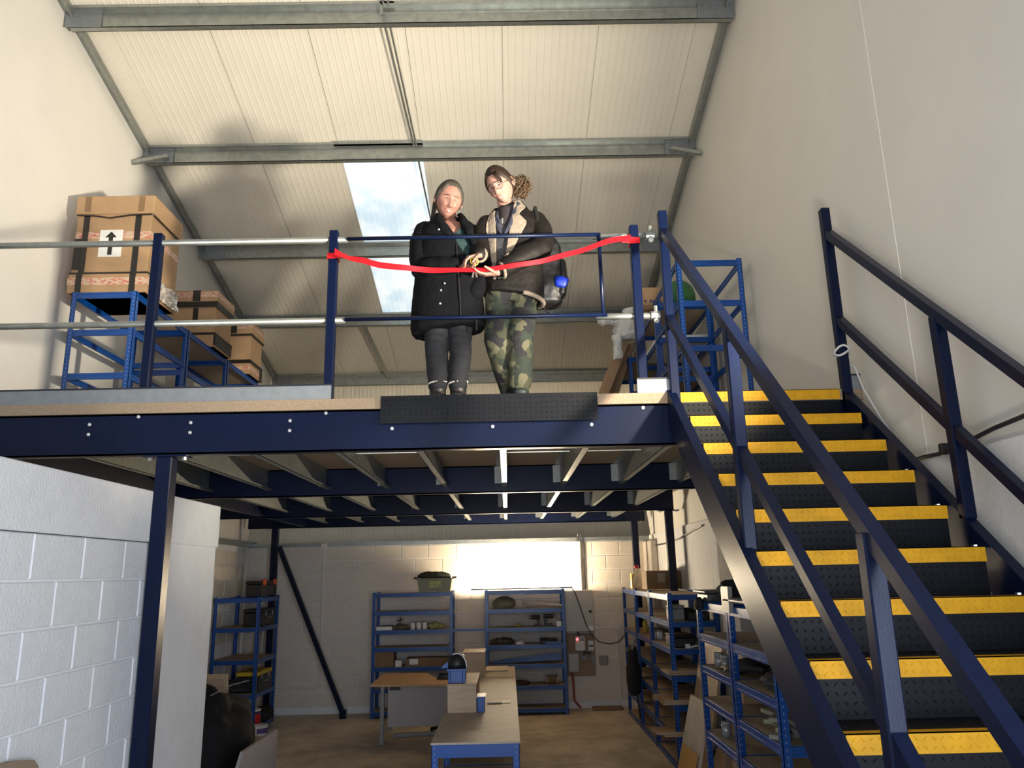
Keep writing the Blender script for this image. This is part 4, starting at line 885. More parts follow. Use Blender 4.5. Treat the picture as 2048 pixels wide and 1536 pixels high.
def hand(mb, W, d, n, thumb=1, curl=.5, s=1.0, spread=.10, thumb_curl=.5):
    "palm, four unequal fingers bent at three joints, thumb from the side of the palm; d to the fingers, n out of the palm"
    W, d, n = V(W), V(d).normalized(), V(n); n = (n-d*n.dot(d)).normalized(); a = n.cross(d)*thumb
    def ell(c, u, v): return [c+u*math.cos(2*PI*k/14)+v*math.sin(2*PI*k/14) for k in range(14)]
    mb.loft([ell(W-d*.02*s, a*.022*s, n*.019*s), ell(W, a*.026*s, n*.017*s), ell(W+d*.03*s, a*.036*s, n*.017*s), ell(W+d*.065*s, a*.040*s, n*.015*s), ell(W+d*.088*s, a*.038*s, n*.012*s)])
    L = ((.042, .026, .022), (.047, .029, .023), (.043, .027, .022), (.033, .020, .019))
    for i in range(4):
        off = (1.5-i)*.0205*s; p = W+d*.078*s+a*off; dd = (d+a*(1.5-i)*spread).normalized(); pts = [(p, .0098)]
        for j, l in enumerate(L[i]):
            ang = curl*(.75, 1.0, .7)[j]*(1+.12*i); dd = (dd*math.cos(ang)+n*math.sin(ang)).normalized()
            p = p+dd*l*s; pts.append((p, (.0088, .0080, .0066)[j]))
        limb(mb, [(*q, r*s) for q, r in pts], 10, tuple(a))
    p = W+d*.012*s+a*.026*s; dd = (d*.62+a*.72+n*.25).normalized(); pts = [(p, .0135)]
    for j, l in enumerate((.042, .034, .027)):
        ang = thumb_curl*(.2, .6, .5)[j]; dd = (dd*math.cos(ang)+(d*.6+n*.7-a*.35).normalized()*math.sin(ang)).normalized(); p = p+dd*l*s; pts.append((p, (.0115, .0098, .0078)[j]))
    limb(mb, [(*q, r*s) for q, r in pts], 10, tuple(n))
G_ = lambda x, s_: math.exp(-(x/s_)**2)
def headpoint(az, el, fem=False):
    "surface of the head in its own axes: face towards -Y, up Z, origin half way up; az 0 = front"
    x, y, z = math.cos(el)*math.sin(az), -math.cos(el)*math.cos(az), math.sin(el)
    px, py, pz = .076*x, .094*y, .117*z
    if z < 0:
        px *= 1-.30*(-z)**1.6
        if y > 0: py *= 1-.35*min(1, -z*1.3)
    if y < 0: py *= .93-.05*abs(z)
    f = 1.0 if y < 0 else 0.0
    zz_ = pz
    if f:
        k = max(0, -y)**.5
        py -= k*.006*G_(zz_-.022, .010)*G_(px, .05)                        # brow
        for s_ in (-1, 1):
            py += k*.013*G_(px-s_*.031, .017)*G_(zz_-.004, .014)           # sockets
            py -= k*.006*G_(px-s_*.031, .012)*G_(zz_-.002, .008)           # lids
            py -= k*.010*G_(px-s_*.038, .018)*G_(zz_+.032, .017)           # cheeks of a smile
            py += k*.004*G_(px-s_*.030, .008)*G_(zz_+.060, .014)           # smile fold
            py -= k*.007*G_(px-s_*.010, .007)*G_(zz_+.044, .007)           # nostril wings
        n_ = 0 if zz_ > .022 else min(1, (.022-zz_)/.060)
        n_ = n_ if zz_ > -.040 else n_*math.exp(-((zz_+.040)/.008)**2)
        py -= k*.027*n_*G_(px, .0105+.004*n_)                              # nose
        py -= k*.006*G_(px, .022)*G_(zz_+.061, .006)+k*.006*G_(px, .020)*G_(zz_+.075, .006)
        py += k*.005*G_(px, .026)*G_(zz_+.068, .003)
        py -= k*.011*G_(px, .022)*G_(zz_+.100, .016)                       # chin
    return V((px, py, pz))
def headgrid(mb, M, k=1.0, n=88, m=64, dense=True):
    rows = []
    for j in range(1, m):
        el = -PI/2+PI*j/m
        rows.append([M @ (headpoint(2*PI*i/n, el)*k) for i in range(n)])
    o = len(mb.v); mb.v += [tuple(p) for r in rows for p in r]
    for j in range(m-2):
        for i in range(n): mb.f.append((o+j*n+i, o+j*n+(i+1) % n, o+(j+1)*n+(i+1) % n, o+(j+1)*n+i))
    mb.f.append(tuple(o+i for i in reversed(range(n)))); mb.f.append(tuple(o+(m-2)*n+i for i in range(n)))
    return mb
def ear(mb, M, s):
    c = V((s*.077, .012, -.008)); rings = []
    for a in range(12):
        t = 2*PI*a/12; q = c+V((s*.006, .014*math.cos(t)*1.0, .027*math.sin(t)))
        rings.append([M @ (q+V((s*.005*math.cos(u), .0065*math.sin(u)*math.cos(t), .0065*math.sin(u)*math.sin(t)))) for u in [2*PI*k/8 for k in range(8)]])
    o = len(mb.v); mb.v += [tuple(p) for r in rings for p in r]
    for i in range(12):
        for k in range(8): mb.f.append((o+i*8+k, o+i*8+(k+1) % 8, o+((i+1) % 12)*8+(k+1) % 8, o+((i+1) % 12)*8+k))
    return mb.sphere(tuple(M @ c), .009, .014, .022, 10, 6)
def hairshell(M, line, thick, seed, lift=.0):
    "hair cap: every scalp point above line(az) lifted by a strand-like thickness fading at the hairline"
    n, m = 120, 60; mb = MB(); keep = {}
    for j in range(m+1):
        el = -PI/2+PI*j/m
        for i in range(n):
            az = 2*PI*i/n; a_ = math.atan2(math.sin(az), math.cos(az)); h = el-line(a_)
            p = headpoint(az, min(el, PI/2-.001))
            k = max(-.35, min(1, h/.22)); str_ = noise.noise(V((az*9+seed, el*1.5, seed)))*.12+noise.noise(V((az*34, el*2+seed, 0)))*.10
            d = p.normalized(); keep[(j, i)] = p+d*(thick*(k+str_*max(0, k))-.002)+V((0, 0, lift*max(0, k)*max(0, math.sin(el))))
    idx = {q: t for t, q in enumerate(keep)}; mb.v = [tuple(M @ keep[q]) for q in keep]
    for j in range(m):
        for i in range(n):
            el = -PI/2+PI*(j+.5)/m; az = 2*PI*(i+.5)/n; a_ = math.atan2(math.sin(az), math.cos(az))
            if el > line(a_)-.10: mb.f.append((idx[(j, i)], idx[(j, (i+1) % n)], idx[(j+1, (i+1) % n)], idx[(j+1, i)]))
    return mb
def skinmat(name, c):
    m = mat(name, c, .5, nscale=30, namt=.10, bump=.04, bscale=220, spec=.35)
    p = m.node_tree.nodes['Principled BSDF']; p.inputs['Subsurface Weight'].default_value = .12; p.inputs['Subsurface Radius'].default_value = (.02, .008, .004)
    return m
def tobj(name, me, m, parent, smooth=True):
    at = wl(parent); me.transform(Matrix.Translation(-at)); me.materials.clear(); me.materials.append(m)
    if smooth: me.polygons.foreach_set('use_smooth', [True]*len(me.polygons))
    o = bpy.data.objects.new(name, me); COL.objects.link(o); o.parent = parent; ORG[o.name] = at; return o
def inpoly(x, z, P):
    c = False; j = len(P)-1
    for i in range(len(P)):
        if (P[i][1] > z) != (P[j][1] > z) and x < (P[j][0]-P[i][0])*(z-P[i][1])/(P[j][1]-P[i][1])+P[i][0]: c = not c
        j = i
    return c
def split(me, tests):
    "share the faces of a mesh out among the tests (first that says yes), rest last; returns one (verts, faces) each"
    co = [v.co.copy() for v in me.vertices]; nr = [v.normal.copy() for v in me.vertices]; out = [([], []) for _ in range(len(tests)+1)]; maps = [{} for _ in out]
    for f in me.polygons:
        c = f.center; k = len(tests)
        for t, fn in enumerate(tests):
            if fn(c, f.normal): k = t; break
        m_ = maps[k]; vs, fs = out[k]; q = []
        for v in f.vertices:
            if v not in m_: m_[v] = len(vs); vs.append((co[v], nr[v]))
            q.append(m_[v])
        fs.append(tuple(q))
    return out
def remake(name, vf, push=0.0):
    P = [c.copy() for c, n in vf[0]]; cnt = {}
    for f in vf[1]:
        for i in range(len(f)):
            k = tuple(sorted((f[i], f[(i+1) % len(f)]))); cnt[k] = cnt.get(k, 0)+1
    nb = {}
    for (a, b), k in cnt.items():
        if k == 1: nb.setdefault(a, []).append(b); nb.setdefault(b, []).append(a)
    for _ in range(10):                                    # even out the cut edges
        Q = {v: P[v]*.4+(P[e[0]]+P[e[1]])*.3 for v, e in nb.items() if len(e) == 2}
        for v, q in Q.items(): P[v] = q
    me = bpy.data.meshes.new(name); me.from_pydata([tuple(c+n*push) for c, (_, n) in zip(P, vf[0])], [], vf[1]); me.update(); return me
def folds(me, amp, f, stretch=(1, 1, 1), seed=0):
    cos = [v.co.copy() for v in me.vertices]; nrs = [v.normal.copy() for v in me.vertices]; flat = []
    for c, n in zip(cos, nrs):
        q = V((c.x*stretch[0]*f+seed, c.y*stretch[1]*f, c.z*stretch[2]*f)); h = noise.noise(q)*.7+noise.noise(q*2.3)*.35
        flat.extend(c+n*(amp*(1-abs(h)*2.2)))
    me.vertices.foreach_set('co', flat)
    me.update()
def thicken(o, t):
    s_ = o.modifiers.new('cloth', 'SOLIDIFY'); s_.thickness = t; s_.offset = 1.0
def face(parent, M, brow, lip, iris, openmouth=True, glasses=False, fem=False):
    def F(p): return M @ V(p)
    def on(x, z, out=0.0):
        best = None
        el = math.asin(max(-1, min(1, z/.117))); lo, hi = -1.4, 1.4
        for _ in range(40):
            mid = (lo+hi)/2
            if headpoint(mid, el).x < x: lo = mid
            else: hi = mid
        p = headpoint((lo+hi)/2, el); return V((x, p.y-out, z))
    for s_ in (-1, 1):
        e_ = part('eye', MB().sphere(tuple(F(on(s_*.031, .001, -.0045))), .0110, .0055, .0030, 16, 10), mat('eye_white', (.72, .70, .68), .2), parent, True)
        ip = F(on(s_*.031, -.0005, .0012)); part('iris', MB().sphere(tuple(ip), .0044, .0025, .0029, 10, 6), iris, e_, True)
        part('eyelash', MB().tube([F(on(s_*.031+t*.0145, .0045-.0045*t*t, .002)) for t in (-1, -.5, 0, .5, 1)], [.0008, .0018, .0022, .0018, .0008], 6), brow, parent, True)
        part('eyebrow', MB().tube([F(on(s_*(.031+t*.019), .0215+.0045*(1-t*t)-.0025*t, .0015)) for t in (-1, -.5, 0, .5, 1)], [.0020, .0032, .0034, .0026, .0012], 6), brow, parent, True)
        part('nostril', MB().sphere(tuple(F(on(s_*.0065, -.0475, .001))), .0028, .0028, .0018, 8, 5), brow, parent, True)
    mw = .027
    up_ = [F(on(t*mw, -.064+.008*t*t, .0015)) for t in (-1, -.66, -.33, 0, .33, .66, 1)]
    lo_ = [F(on(t*mw, -.075+.018*t*t, .001)) for t in (-1, -.66, -.33, 0, .33, .66, 1)]
    part('upper_lip', MB().tube(up_, [.001, .0022, .003, .0028, .003, .0022, .001], 8), lip, parent, True)
    part('lower_lip', MB().tube(lo_, [.001, .0028, .0038, .0042, .0038, .0028, .001], 8), lip, parent, True)
    if openmouth:
        a = [F(on(t*mw*.86, -.0655+.008*t*t, .0012)) for t in (-1, -.5, 0, .5, 1)]; b = [F(on(t*mw*.86, -.0725+.0145*t*t, .0012)) for t in (-1, -.5, 0, .5, 1)]
        part('teeth', MB().add(a+b, [(i, i+1, i+6, i+5) for i in range(4)]), mat('teeth', (.74, .70, .62), .3), parent)
    return F, on

# --- woman in the dark coat
WX, WY = -.375, 5.12
wo = thing('person', 'woman in a long black coat smiling down at the ribbon', 'person', (WX, WY, ZD))
MW = Matrix.Translation((-.372, 5.04, 4.705)) @ Matrix.Rotation(math.radians(17), 4, 'Z') @ Matrix.Rotation(math.radians(27), 4, 'X') @ Matrix.Rotation(math.radians(6), 4, 'Y') @ Matrix.Diagonal((1.20, 1.10, 1.12, 1))
SKW = skinmat('skin_woman', (.25, .128, .10))
bd = MB(); headgrid(bd, MW); ear(bd, MW, -1); ear(bd, MW, 1)
limb(bd, [(-.377, 5.10, 4.66, .054, .058), (-.377, 5.13, 4.58, .056, .058), (-.377, 5.15, 4.50, .085, .07)], 18)
bd.loft([ringz(-.38, 5.13, z, rx, ry, 26) for z, rx, ry in ((4.0, .15, .11), (4.15, .14, .105), (4.32, .165, .125), (4.46, .18, .125), (4.545, .12, .08), (4.565, .05, .05))])
for hx, kx, fx in ((-.455, -.465, -.455), (-.31, -.305, -.318)):
    limb(bd, [(hx, 5.13, 4.02, .085, .085), (hx, 5.12, 3.85, .08), (kx, 5.09, 3.66, .055), (fx, 5.12, 3.50, .052), (fx, 5.14, 3.30, .038), (fx, 5.09, 3.265, .036), (fx, 5.0, 3.25, .032)], 14)
limb(bd, [(-.565, 5.13, 4.50, .05), (-.57, 5.06, 4.20, .042), (-.42, 4.96, 4.17, .036), (-.29, 4.93, 4.155, .026)], 12)
hand(bd, (-.285, 4.925, 4.150), (1, -.35, -.35), (.25, -.75, .6), thumb=-1, curl=.62, s=.92)
limb(bd, [(-.20, 5.13, 4.48, .05), (-.15, 5.12, 4.22, .042), (-.20, 5.10, 4.06, .03)], 12)
hand(bd, (-.21, 5.10, 4.04), (-.45, .05, -1), (-.6, .8, .2), thumb=1, curl=.35, s=.92)
body = tobj('body', fuse(bd, .0036, 1), SKW, wo)
HAIRW = mat('brown_grey_hair', (.018, .014, .011), .62, nscale=26, col2=(.055, .047, .040), spec=.25, stretch=(6, 1, 1), namt=.5)
F, on_ = face(wo, MW, mat('dark_brow', (.03, .018, .012), .6), mat('lips_rose', (.36, .11, .10), .4), mat('iris_brown', (.03, .018, .01), .2))
part('hair', hairshell(MW, lambda a: .78 if abs(a) < .45 else (.78-(abs(a)-.45)*1.05 if abs(a) < 1.35 else (-.16-(abs(a)-1.35)*1.0)), .013, 3), HAIRW, wo, True)
pt = MB()
for i in range(9):
    a = i/8; pt.tube([MW @ V((-.05-.02*a, .085+.02*a, -.02)), V((-.50-.02*a, 5.17, 4.60-.03*a)), V((-.575-.025*math.sin(i*2.1), 5.14, 4.555-.05*a)), V((-.63-.03*math.sin(i*1.7), 5.10, 4.50-.06*a))], [.006, .005, .003, .0008], 5)
part('hair_strands', pt, HAIRW, wo, True)
COATW = mat('black_parka', (.0028, .0032, .005), .85, nscale=9, namt=.3, bump=.12, bscale=300, spec=.12)
ct = MB()
ct.loft([ringz(cx, cy, z, rx, ry, 36, 2.5, tl) for z, cx, cy, rx, ry, tl in (
    (3.75, -.385, 5.14, .245, .185, .10), (3.79, -.385, 5.14, .252, .19, .08), (3.92, -.388, 5.14, .243, .185, .05), (4.08, -.388, 5.135, .228, .175, 0), (4.22, -.385, 5.13, .218, .165, 0),
    (4.36, -.382, 5.13, .212, .160, 0), (4.46, -.38, 5.13, .205, .150, 0), (4.53, -.378, 5.135, .175, .125, 0), (4.57, -.377, 5.14, .115, .10, 0), (4.59, -.377, 5.145, .07, .075, 0))])
limb(ct, [(-.54, 5.13, 4.50, .075, .08), (-.575, 5.10, 4.40, .072, .08), (-.580, 5.07, 4.26, .066, .072), (-.565, 5.03, 4.17, .066), (-.49, 4.975, 4.155, .064), (-.40, 4.945, 4.155, .056), (-.315, 4.93, 4.155, .046)], 18)
limb(ct, [(-.215, 5.13, 4.48, .070, .078), (-.185, 5.13, 4.36, .066, .075), (-.165, 5.12, 4.22, .062), (-.17, 5.06, 4.06, .056), (-.19, 5.02, 3.98, .05)], 18)
# collar and hood lying on the shoulders
ct.loft([[V((-.377+math.cos(t)*rx, 5.135+math.sin(t)*ry, z+.03*math.sin(t))) for t in [2*PI*k/28 for k in range(28)]] for z, rx, ry in ((4.50, .16, .13), (4.535, .15, .125), (4.57, .115, .11), (4.59, .105, .10), (4.575, .085, .085), (4.53, .07, .07))])
ct.sphere((-.40, 5.26, 4.53), .15, .075, .07, 18, 10)
limb(ct, [(-.452, 5.06, 4.575, .018, .030), (-.438, 5.0, 4.52, .022, .026), (-.40, 4.97, 4.45, .022, .018), (-.365, 4.965, 4.40, .014, .012)], 12)
limb(ct, [(-.295, 5.06, 4.575, .018, .030), (-.265, 5.0, 4.51, .022, .026), (-.225, 4.97, 4.42, .022, .018), (-.19, 4.975, 4.33, .014, .012)], 12)
cme = fuse(ct, .0075, 5); folds(cme, .0050, 7, (1, 1, .8), 3); folds(cme, .0018, 22, (1, 1, 1), 9)
WSK = [(-.425, 4.62), (-.405, 4.52), (-.352, 4.44), (-.317, 4.405), (-.289, 4.466), (-.285, 4.53), (-.29, 4.62)]
WTE = [(-.352, 4.455), (-.317, 4.405), (-.29, 4.475), (-.247, 4.404), (-.205, 4.30), (-.186, 4.225), (-.228, 4.21), (-.307, 4.33)]
pcs = split(cme, [lambda c, n: n.y < -.1 and c.y < 5.10 and inpoly(c.x, c.z, WSK), lambda c, n: n.y < -.1 and c.y < 5.10 and inpoly(c.x, c.z, WTE)])
TEAL = mat('teal_top', (.002, .022, .026), .8, nscale=20, namt=.3)
tm = remake('top', pcs[1], -.006); tobj('top', tm, TEAL, wo)
co_ = tobj('coat', remake('coat', pcs[2]), COATW, wo); thicken(co_, .006)
# neck and chest shown in the open collar
part('neckline', MB().loft([[V((-.372+math.cos(t)*rx, 5.125+math.sin(t)*ry, z)) for t in [2*PI*k/24 for k in range(24)]] for z, rx, ry in ((4.36, .12, .125), (4.45, .10, .115), (4.52, .065, .075), (4.60, .052, .055))]), SKW, wo, True)
sn = MB()
for x, z in ((-.436, 4.44), (-.400, 4.435), (-.395, 4.03), (-.425, 3.885), (-.42, 3.98)): sn.sphere((x, 4.962 if z > 4.3 else 4.942, z), .009, .006, .009, 10, 6)
part('press_stud', sn, ALU, wo, True)
part('zip', MB().tube([(-.315, 4.958, 4.33), (-.30, 4.945, 4.10), (-.29, 4.94, 3.9), (-.285, 4.94, 3.77)], .004, 6), BLACK, wo)
part('toggle', MB().tube([(-.185, 4.985, 3.80), (-.18, 4.98, 3.70)], .006, 6), BLACK, wo)
JEAN = mat('dark_jeans', (.004, .005, .010), .85, nscale=12, namt=.35, bump=.1, bscale=260)
tr = MB()
for hx, kx, fx in ((-.45, -.465, -.458), (-.312, -.300, -.318)):
    limb(tr, [(hx, 5.14, 4.0, .10, .11), (hx, 5.13, 3.82, .094, .10), (kx, 5.10, 3.66, .078, .08), (kx+.003, 5.11, 3.55, .073, .08), (fx, 5.14, 3.42, .068, .072), (fx, 5.145, 3.34, .058, .062)], 22)
tme = fuse(tr, .007, 3); folds(tme, .006, 9, (.8, 1, 2.2), 5); tobj('trousers', tme, JEAN, wo)
BOOT = mat('black_boot_leather', (.012, .011, .011), .5)
for fx, nm in ((-.458, 0), (-.318, 1)):
    bt = MB(); limb(bt, [(fx, 5.145, 3.37, .060, .065), (fx, 5.145, 3.30, .056, .062), (fx, 5.13, 3.265, .055, .045), (fx, 5.04, 3.255, .050, .034), (fx, 4.97, 3.25, .042, .026)], 16)
    for v in range(len(bt.v)): bt.v[v] = (bt.v[v][0], bt.v[v][1], max(bt.v[v][2], ZD+.004))
    o = tobj('boot', fuse(bt, .006, 2), BOOT, wo)
    part('cuff', MB().tube([(fx+.062*math.cos(t), 5.145+.066*math.sin(t), 3.375+.008*math.cos(t)) for t in [2*PI*k/16 for k in range(17)]], .009, 8), mat('cream_fleece%d' % nm, (.50, .48, .44), .9), o)
    part('sole', MB().prism([(fx-.052, 5.19), (fx+.052, 5.19), (fx+.055, 5.03), (fx+.038, 4.955), (fx-.038, 4.955), (fx-.055, 5.03)], 2, ZD, ZD+.016), BLACK, o, fixn=True)

# --- man in the shearling jacket
mn = thing('person', 'man with glasses and ponytail in shearling jacket and camouflage trousers', 'person', (.06, 5.12, ZD))
MM = Matrix.Translation((-.003, 5.00, 4.79)) @ Matrix.Rotation(math.radians(-25), 4, 'Z') @ Matrix.Rotation(math.radians(33), 4, 'X') @ Matrix.Rotation(math.radians(-12), 4, 'Y') @ Matrix.Diagonal((1.14, 1.13, 1.15, 1))
SKM = skinmat('skin_man', (.30, .165, .135))
bd = MB(); headgrid(bd, MM); ear(bd, MM, -1); ear(bd, MM, 1)
limb(bd, [(.02, 5.07, 4.76, .056, .06), (.04, 5.12, 4.66, .058, .062), (.05, 5.15, 4.57, .09, .075)], 18)
bd.loft([ringz(.065, 5.14, z, rx, ry, 26) for z, rx, ry in ((4.0, .145, .11), (4.2, .145, .11), (4.4, .17, .125), (4.52, .18, .12), (4.60, .12, .08), (4.63, .05, .05))])
LEGS = (((-.02, 5.13), (-.045, 5.11), (.045, 5.20)), ((.135, 5.13), (.115, 5.08), (.105, 5.08)))
for h, k, f in LEGS:
    limb(bd, [(h[0], h[1], 4.03, .09), (h[0], h[1], 3.88, .082), (k[0], k[1], 3.68, .058), ((k[0]+f[0])/2, (k[1]+f[1])/2+.02, 3.50, .054), (f[0], f[1]+.02, 3.31, .040), (f[0], f[1]-.03, 3.27, .038), (f[0], f[1]-.12, 3.25, .032)], 14)
limb(bd, [(.255, 5.12, 4.54, .055), (.265, 5.03, 4.30, .045), (.12, 4.95, 4.20, .038), (-.035, 4.895, 4.085, .028)], 12)
hand(bd, (-.04, 4.89, 4.078), (-1, -.15, -.20), (-.15, -.25, 1), thumb=1, curl=.42, s=1.0)
limb(bd, [(-.115, 5.11, 4.53, .052), (-.155, 5.06, 4.31, .044), (-.150, 4.95, 4.235, .032), (-.155, 4.92, 4.225, .028)], 12)
hand(bd, (-.158, 4.912, 4.215), (-.85, -.30, -.25), (-.30, .1, -.9), thumb=-1, curl=.75, s=.98)
tobj('body', fuse(bd, .0036, 1), SKM, mn)
HAIRM = mat('brown_hair', (.012, .007, .005), .6, nscale=24, col2=(.030, .017, .011), spec=.25, stretch=(6, 1, 1), namt=.5)
F, on_ = face(mn, MM, mat('dark_brow_man', (.02, .012, .009), .6), mat('lips_pale', (.40, .15, .13), .4), mat('iris_man', (.03, .025, .02), .2))
part('hair', hairshell(MM, lambda a: .68 if abs(a) < .5 else (.68-(abs(a)-.5)*.95 if abs(a) < 1.35 else (-.13-(abs(a)-1.35)*.9)), .014, 8), HAIRM, mn, True)
lk = MB()
for i in range(6): lk.tube([F((.02+.004*i, -.085, .085)), F((.040+.003*i, -.098, .055)), F((.050+.002*i, -.092, .025+.003*i)), F((.046+.003*i, -.092, .008))], [.006, .006, .004, .001], 6)
part('forelock', lk, HAIRM, mn, True)
CURL = mat('light_brown_curls', (.085, .048, .023), .5, nscale=20, namt=.4)
pc = MB(); random.seed(21)
for i in range(300):
    a, b = random.uniform(0, 2*PI), random.uniform(-1, 1); r = random.uniform(.5, 1)**.5
    c = V((.150+.062*r*math.cos(a)*math.sqrt(1-b*b), 5.13+.05*r*math.sin(a)*math.sqrt(1-b*b), 4.865+.085*r*b-.02)); ph = random.uniform(0, 6)
    ax = V((random.uniform(-1, 1), random.uniform(-1, 1), random.uniform(-1, 1))).normalized(); u = ax.orthogonal().normalized(); w_ = ax.cross(u)
    pc.tube([c+u*.013*math.cos(ph+t)+w_*.013*math.sin(ph+t)+ax*.004*t for t in [k*.75 for k in range(9)]], .0030, 5)
pc.sphere((.130, 5.12, 4.865), .038, .035, .05, 16, 10); pc.tube([(.06, 5.10, 4.89), (.10, 5.11, 4.885), (.14, 5.12, 4.87)], [.04, .03, .04], 12)
part('ponytail', pc, CURL, mn, True)
gl = MB()
for s_ in (-1, 1):
    c = V((s_*.032, -.104, -.003)); gl.tube([F(c+V((.0235*math.cos(t), .006*abs(math.cos(t))*(1 if s_*math.cos(t) > 0 else 0), .018*math.sin(t)))) for t in [2*PI*k/20 for k in range(21)]], .0013, 6)
    gl.tube([F((s_*.056, -.098, .002)), F((s_*.075, -.04, .004)), F((s_*.080, .01, .002))], .0014, 6)
gl.tube([F((-.009, -.106, .001)), F((0, -.109, .004)), F((.009, -.106, .001))], .0013, 6)
part('glasses', gl, mat('wire_frame', (.06, .05, .05), .3, .8), mn, True)
JACK = mat('dark_brown_jacket', (.007, .0055, .005), .65, nscale=14, namt=.4, bump=.08, bscale=160, spec=.2)
SHEAR = mat('beige_shearling', (.21, .172, .137), .95, nscale=60, namt=.2, bump=.5, bscale=150)
HOOD = mat('grey_marl_hoodie', (.045, .048, .058), .9, nscale=160, namt=.75, detail=2)
jk = MB()
jk.loft([ringz(cx, cy, z, rx, ry, 36, 2.5, tl) for z, cx, cy, rx, ry, tl in (
    (3.985, .075, 5.14, .205, .170, -.16), (4.06, .075, 5.14, .212, .172, -.12), (4.18, .078, 5.14, .205, .165, -.05), (4.32, .08, 5.14, .205, .160, 0),
    (4.44, .08, 5.14, .212, .155, .05), (4.53, .075, 5.14, .205, .145, .08), (4.60, .065, 5.145, .165, .12, .10), (4.645, .058, 5.15, .105, .095, .08), (4.66, .055, 5.15, .07, .075, .05))])
limb(jk, [(.235, 5.13, 4.56, .085, .085), (.275, 5.10, 4.47, .082, .088), (.285, 5.05, 4.36, .078, .085), (.262, 5.0, 4.285, .078), (.20, 4.965, 4.245, .074), (.11, 4.935, 4.19, .066), (.03, 4.91, 4.125, .054), (.005, 4.905, 4.105, .050)], 20)
limb(jk, [(-.095, 5.12, 4.54, .072, .08), (-.135, 5.10, 4.45, .068, .08), (-.155, 5.06, 4.36, .064, .075), (-.158, 5.01, 4.29, .062), (-.150, 4.965, 4.250, .056), (-.150, 4.945, 4.238, .05)], 20)
# standing collar
jk.loft([[V((.052+math.cos(t)*rx, 5.14+math.sin(t)*ry, z+.035*math.sin(t)+.03*math.cos(t))) for t in [2*PI*k/28 for k in range(28)]] for z, rx, ry in ((4.58, .16, .13), (4.63, .145, .12), (4.68, .105, .105), (4.70, .098, .098), (4.67, .08, .08), (4.62, .06, .06))])
jme = fuse(jk, .0075, 5); folds(jme, .0048, 7.5, (1, 1, .8), 13); folds(jme, .0018, 22, (1, 1, 1), 19)
ML = [(-.052, 4.64), (-.106, 4.508), (-.114, 4.443), (-.081, 4.348), (-.066, 4.187), (-.056, 4.06), (-.034, 4.06), (-.036, 4.206), (-.036, 4.393), (-.040, 4.545), (-.04, 4.64)]
MR = [(.118, 4.72), (.176, 4.64), (.122, 4.560), (.182, 4.491), (.104, 4.334), (.024, 4.149), (.008, 4.10), (.030, 4.279), (.058, 4.429), (.085, 4.581), (.095, 4.70)]
MH = [(-.042, 4.66), (-.036, 4.393), (-.036, 4.206), (-.034, 4.06), (.012, 4.06), (.030, 4.279), (.058, 4.429), (.085, 4.581), (.095, 4.72), (.0, 4.72)]
fr_ = lambda P: (lambda c, n: n.y < -.05 and c.y < 5.12 and inpoly(c.x, c.z, P))
core = lambda c: True
arm = lambda c: (c.x < -.10 and c.z < 4.40) or (c.y < 4.955 and c.z < 4.20)
pcs = split(jme, [lambda c, n: not arm(c) and fr_(ML)(c, n), lambda c, n: not arm(c) and fr_(MR)(c, n), lambda c, n: not arm(c) and fr_(MH)(c, n)])
for q in pcs[:2]:
    l_ = tobj('lapel', remake('lapel', q, .004), SHEAR, mn); thicken(l_, .010)
tobj('hoodie', remake('hoodie', pcs[2], -.010), HOOD, mn)
jo = tobj('jacket', remake('jacket', pcs[3]), JACK, mn); thicken(jo, .006)
part('hood', MB().tube([(-.03, 5.06, 4.61), (-.035, 5.02, 4.53), (-.015, 4.985, 4.44), (.012, 4.975, 4.38), (.06, 4.985, 4.47), (.095, 5.02, 4.57), (.115, 5.06, 4.66), (.11, 5.12, 4.69)], [.022, .022, .016, .010, .022, .030, .030, .03], 12), mat('navy_hood', (.022, .026, .05), .9, nscale=30, namt=.4), mn, True)
part('shirt', MB().loft([[V((.03+math.cos(t)*rx, 5.08+math.sin(t)*ry, z)) for t in [2*PI*k/20 for k in range(20)]] for z, rx, ry in ((4.46, .055, .09), (4.55, .060, .085), (4.62, .058, .07), (4.64, .056, .066))]), mat('black_shirt', (.012, .008, .012), .9), mn, True)
part('zip_pull', MB().cbox(.004, .014, 4.955, 4.965, 4.475, 4.515, .002), ALU, mn)
for c_, r_ in (((.0, 4.902, 4.10), .05), ((-.152, 4.935, 4.232), .047)):
    d = V((-.9, -.2, -.38)) if r_ > .048 else V((-.25, -.9, -.2)); d.normalize(); u = d.orthogonal().normalized(); w_ = d.cross(u); c_ = V(c_)
    part('cuff', MB().tube([c_+u*r_*math.cos(t)+w_*r_*math.sin(t) for t in [2*PI*k/20 for k in range(21)]], .011, 8), SHEAR, mn, True)
part('hem_trim', MB().tube([V((.075+.213*math.cos(t), 5.14+.182*math.sin(t), 3.975-.16*.205*math.cos(t))) for t in [-PI*.40+PI*.6*k/14 for k in range(15)]], .016, 8), SHEAR, mn, True)
CAMO = bpy.data.materials.new('camouflage'); CAMO.use_nodes = True; nt = CAMO.node_tree; p = nt.nodes['Principled BSDF']; p.inputs['Roughness'].default_value = .85
tc = nd(nt, 'ShaderNodeTexCoord'); nzw = nd(nt, 'ShaderNodeTexNoise', Scale=9.0, Detail=2.0); nt.links.new(tc.outputs['Object'], nzw.inputs['Vector'])
ad = nd(nt, 'ShaderNodeMix', data_type='RGBA'); ad.inputs[0].default_value = .12; nt.links.new(tc.outputs['Object'], ad.inputs[6]); nt.links.new(nzw.outputs['Color'], ad.inputs[7])
vo = nd(nt, 'ShaderNodeTexVoronoi', Scale=17.0); nt.links.new(ad.outputs[2], vo.inputs['Vector'])
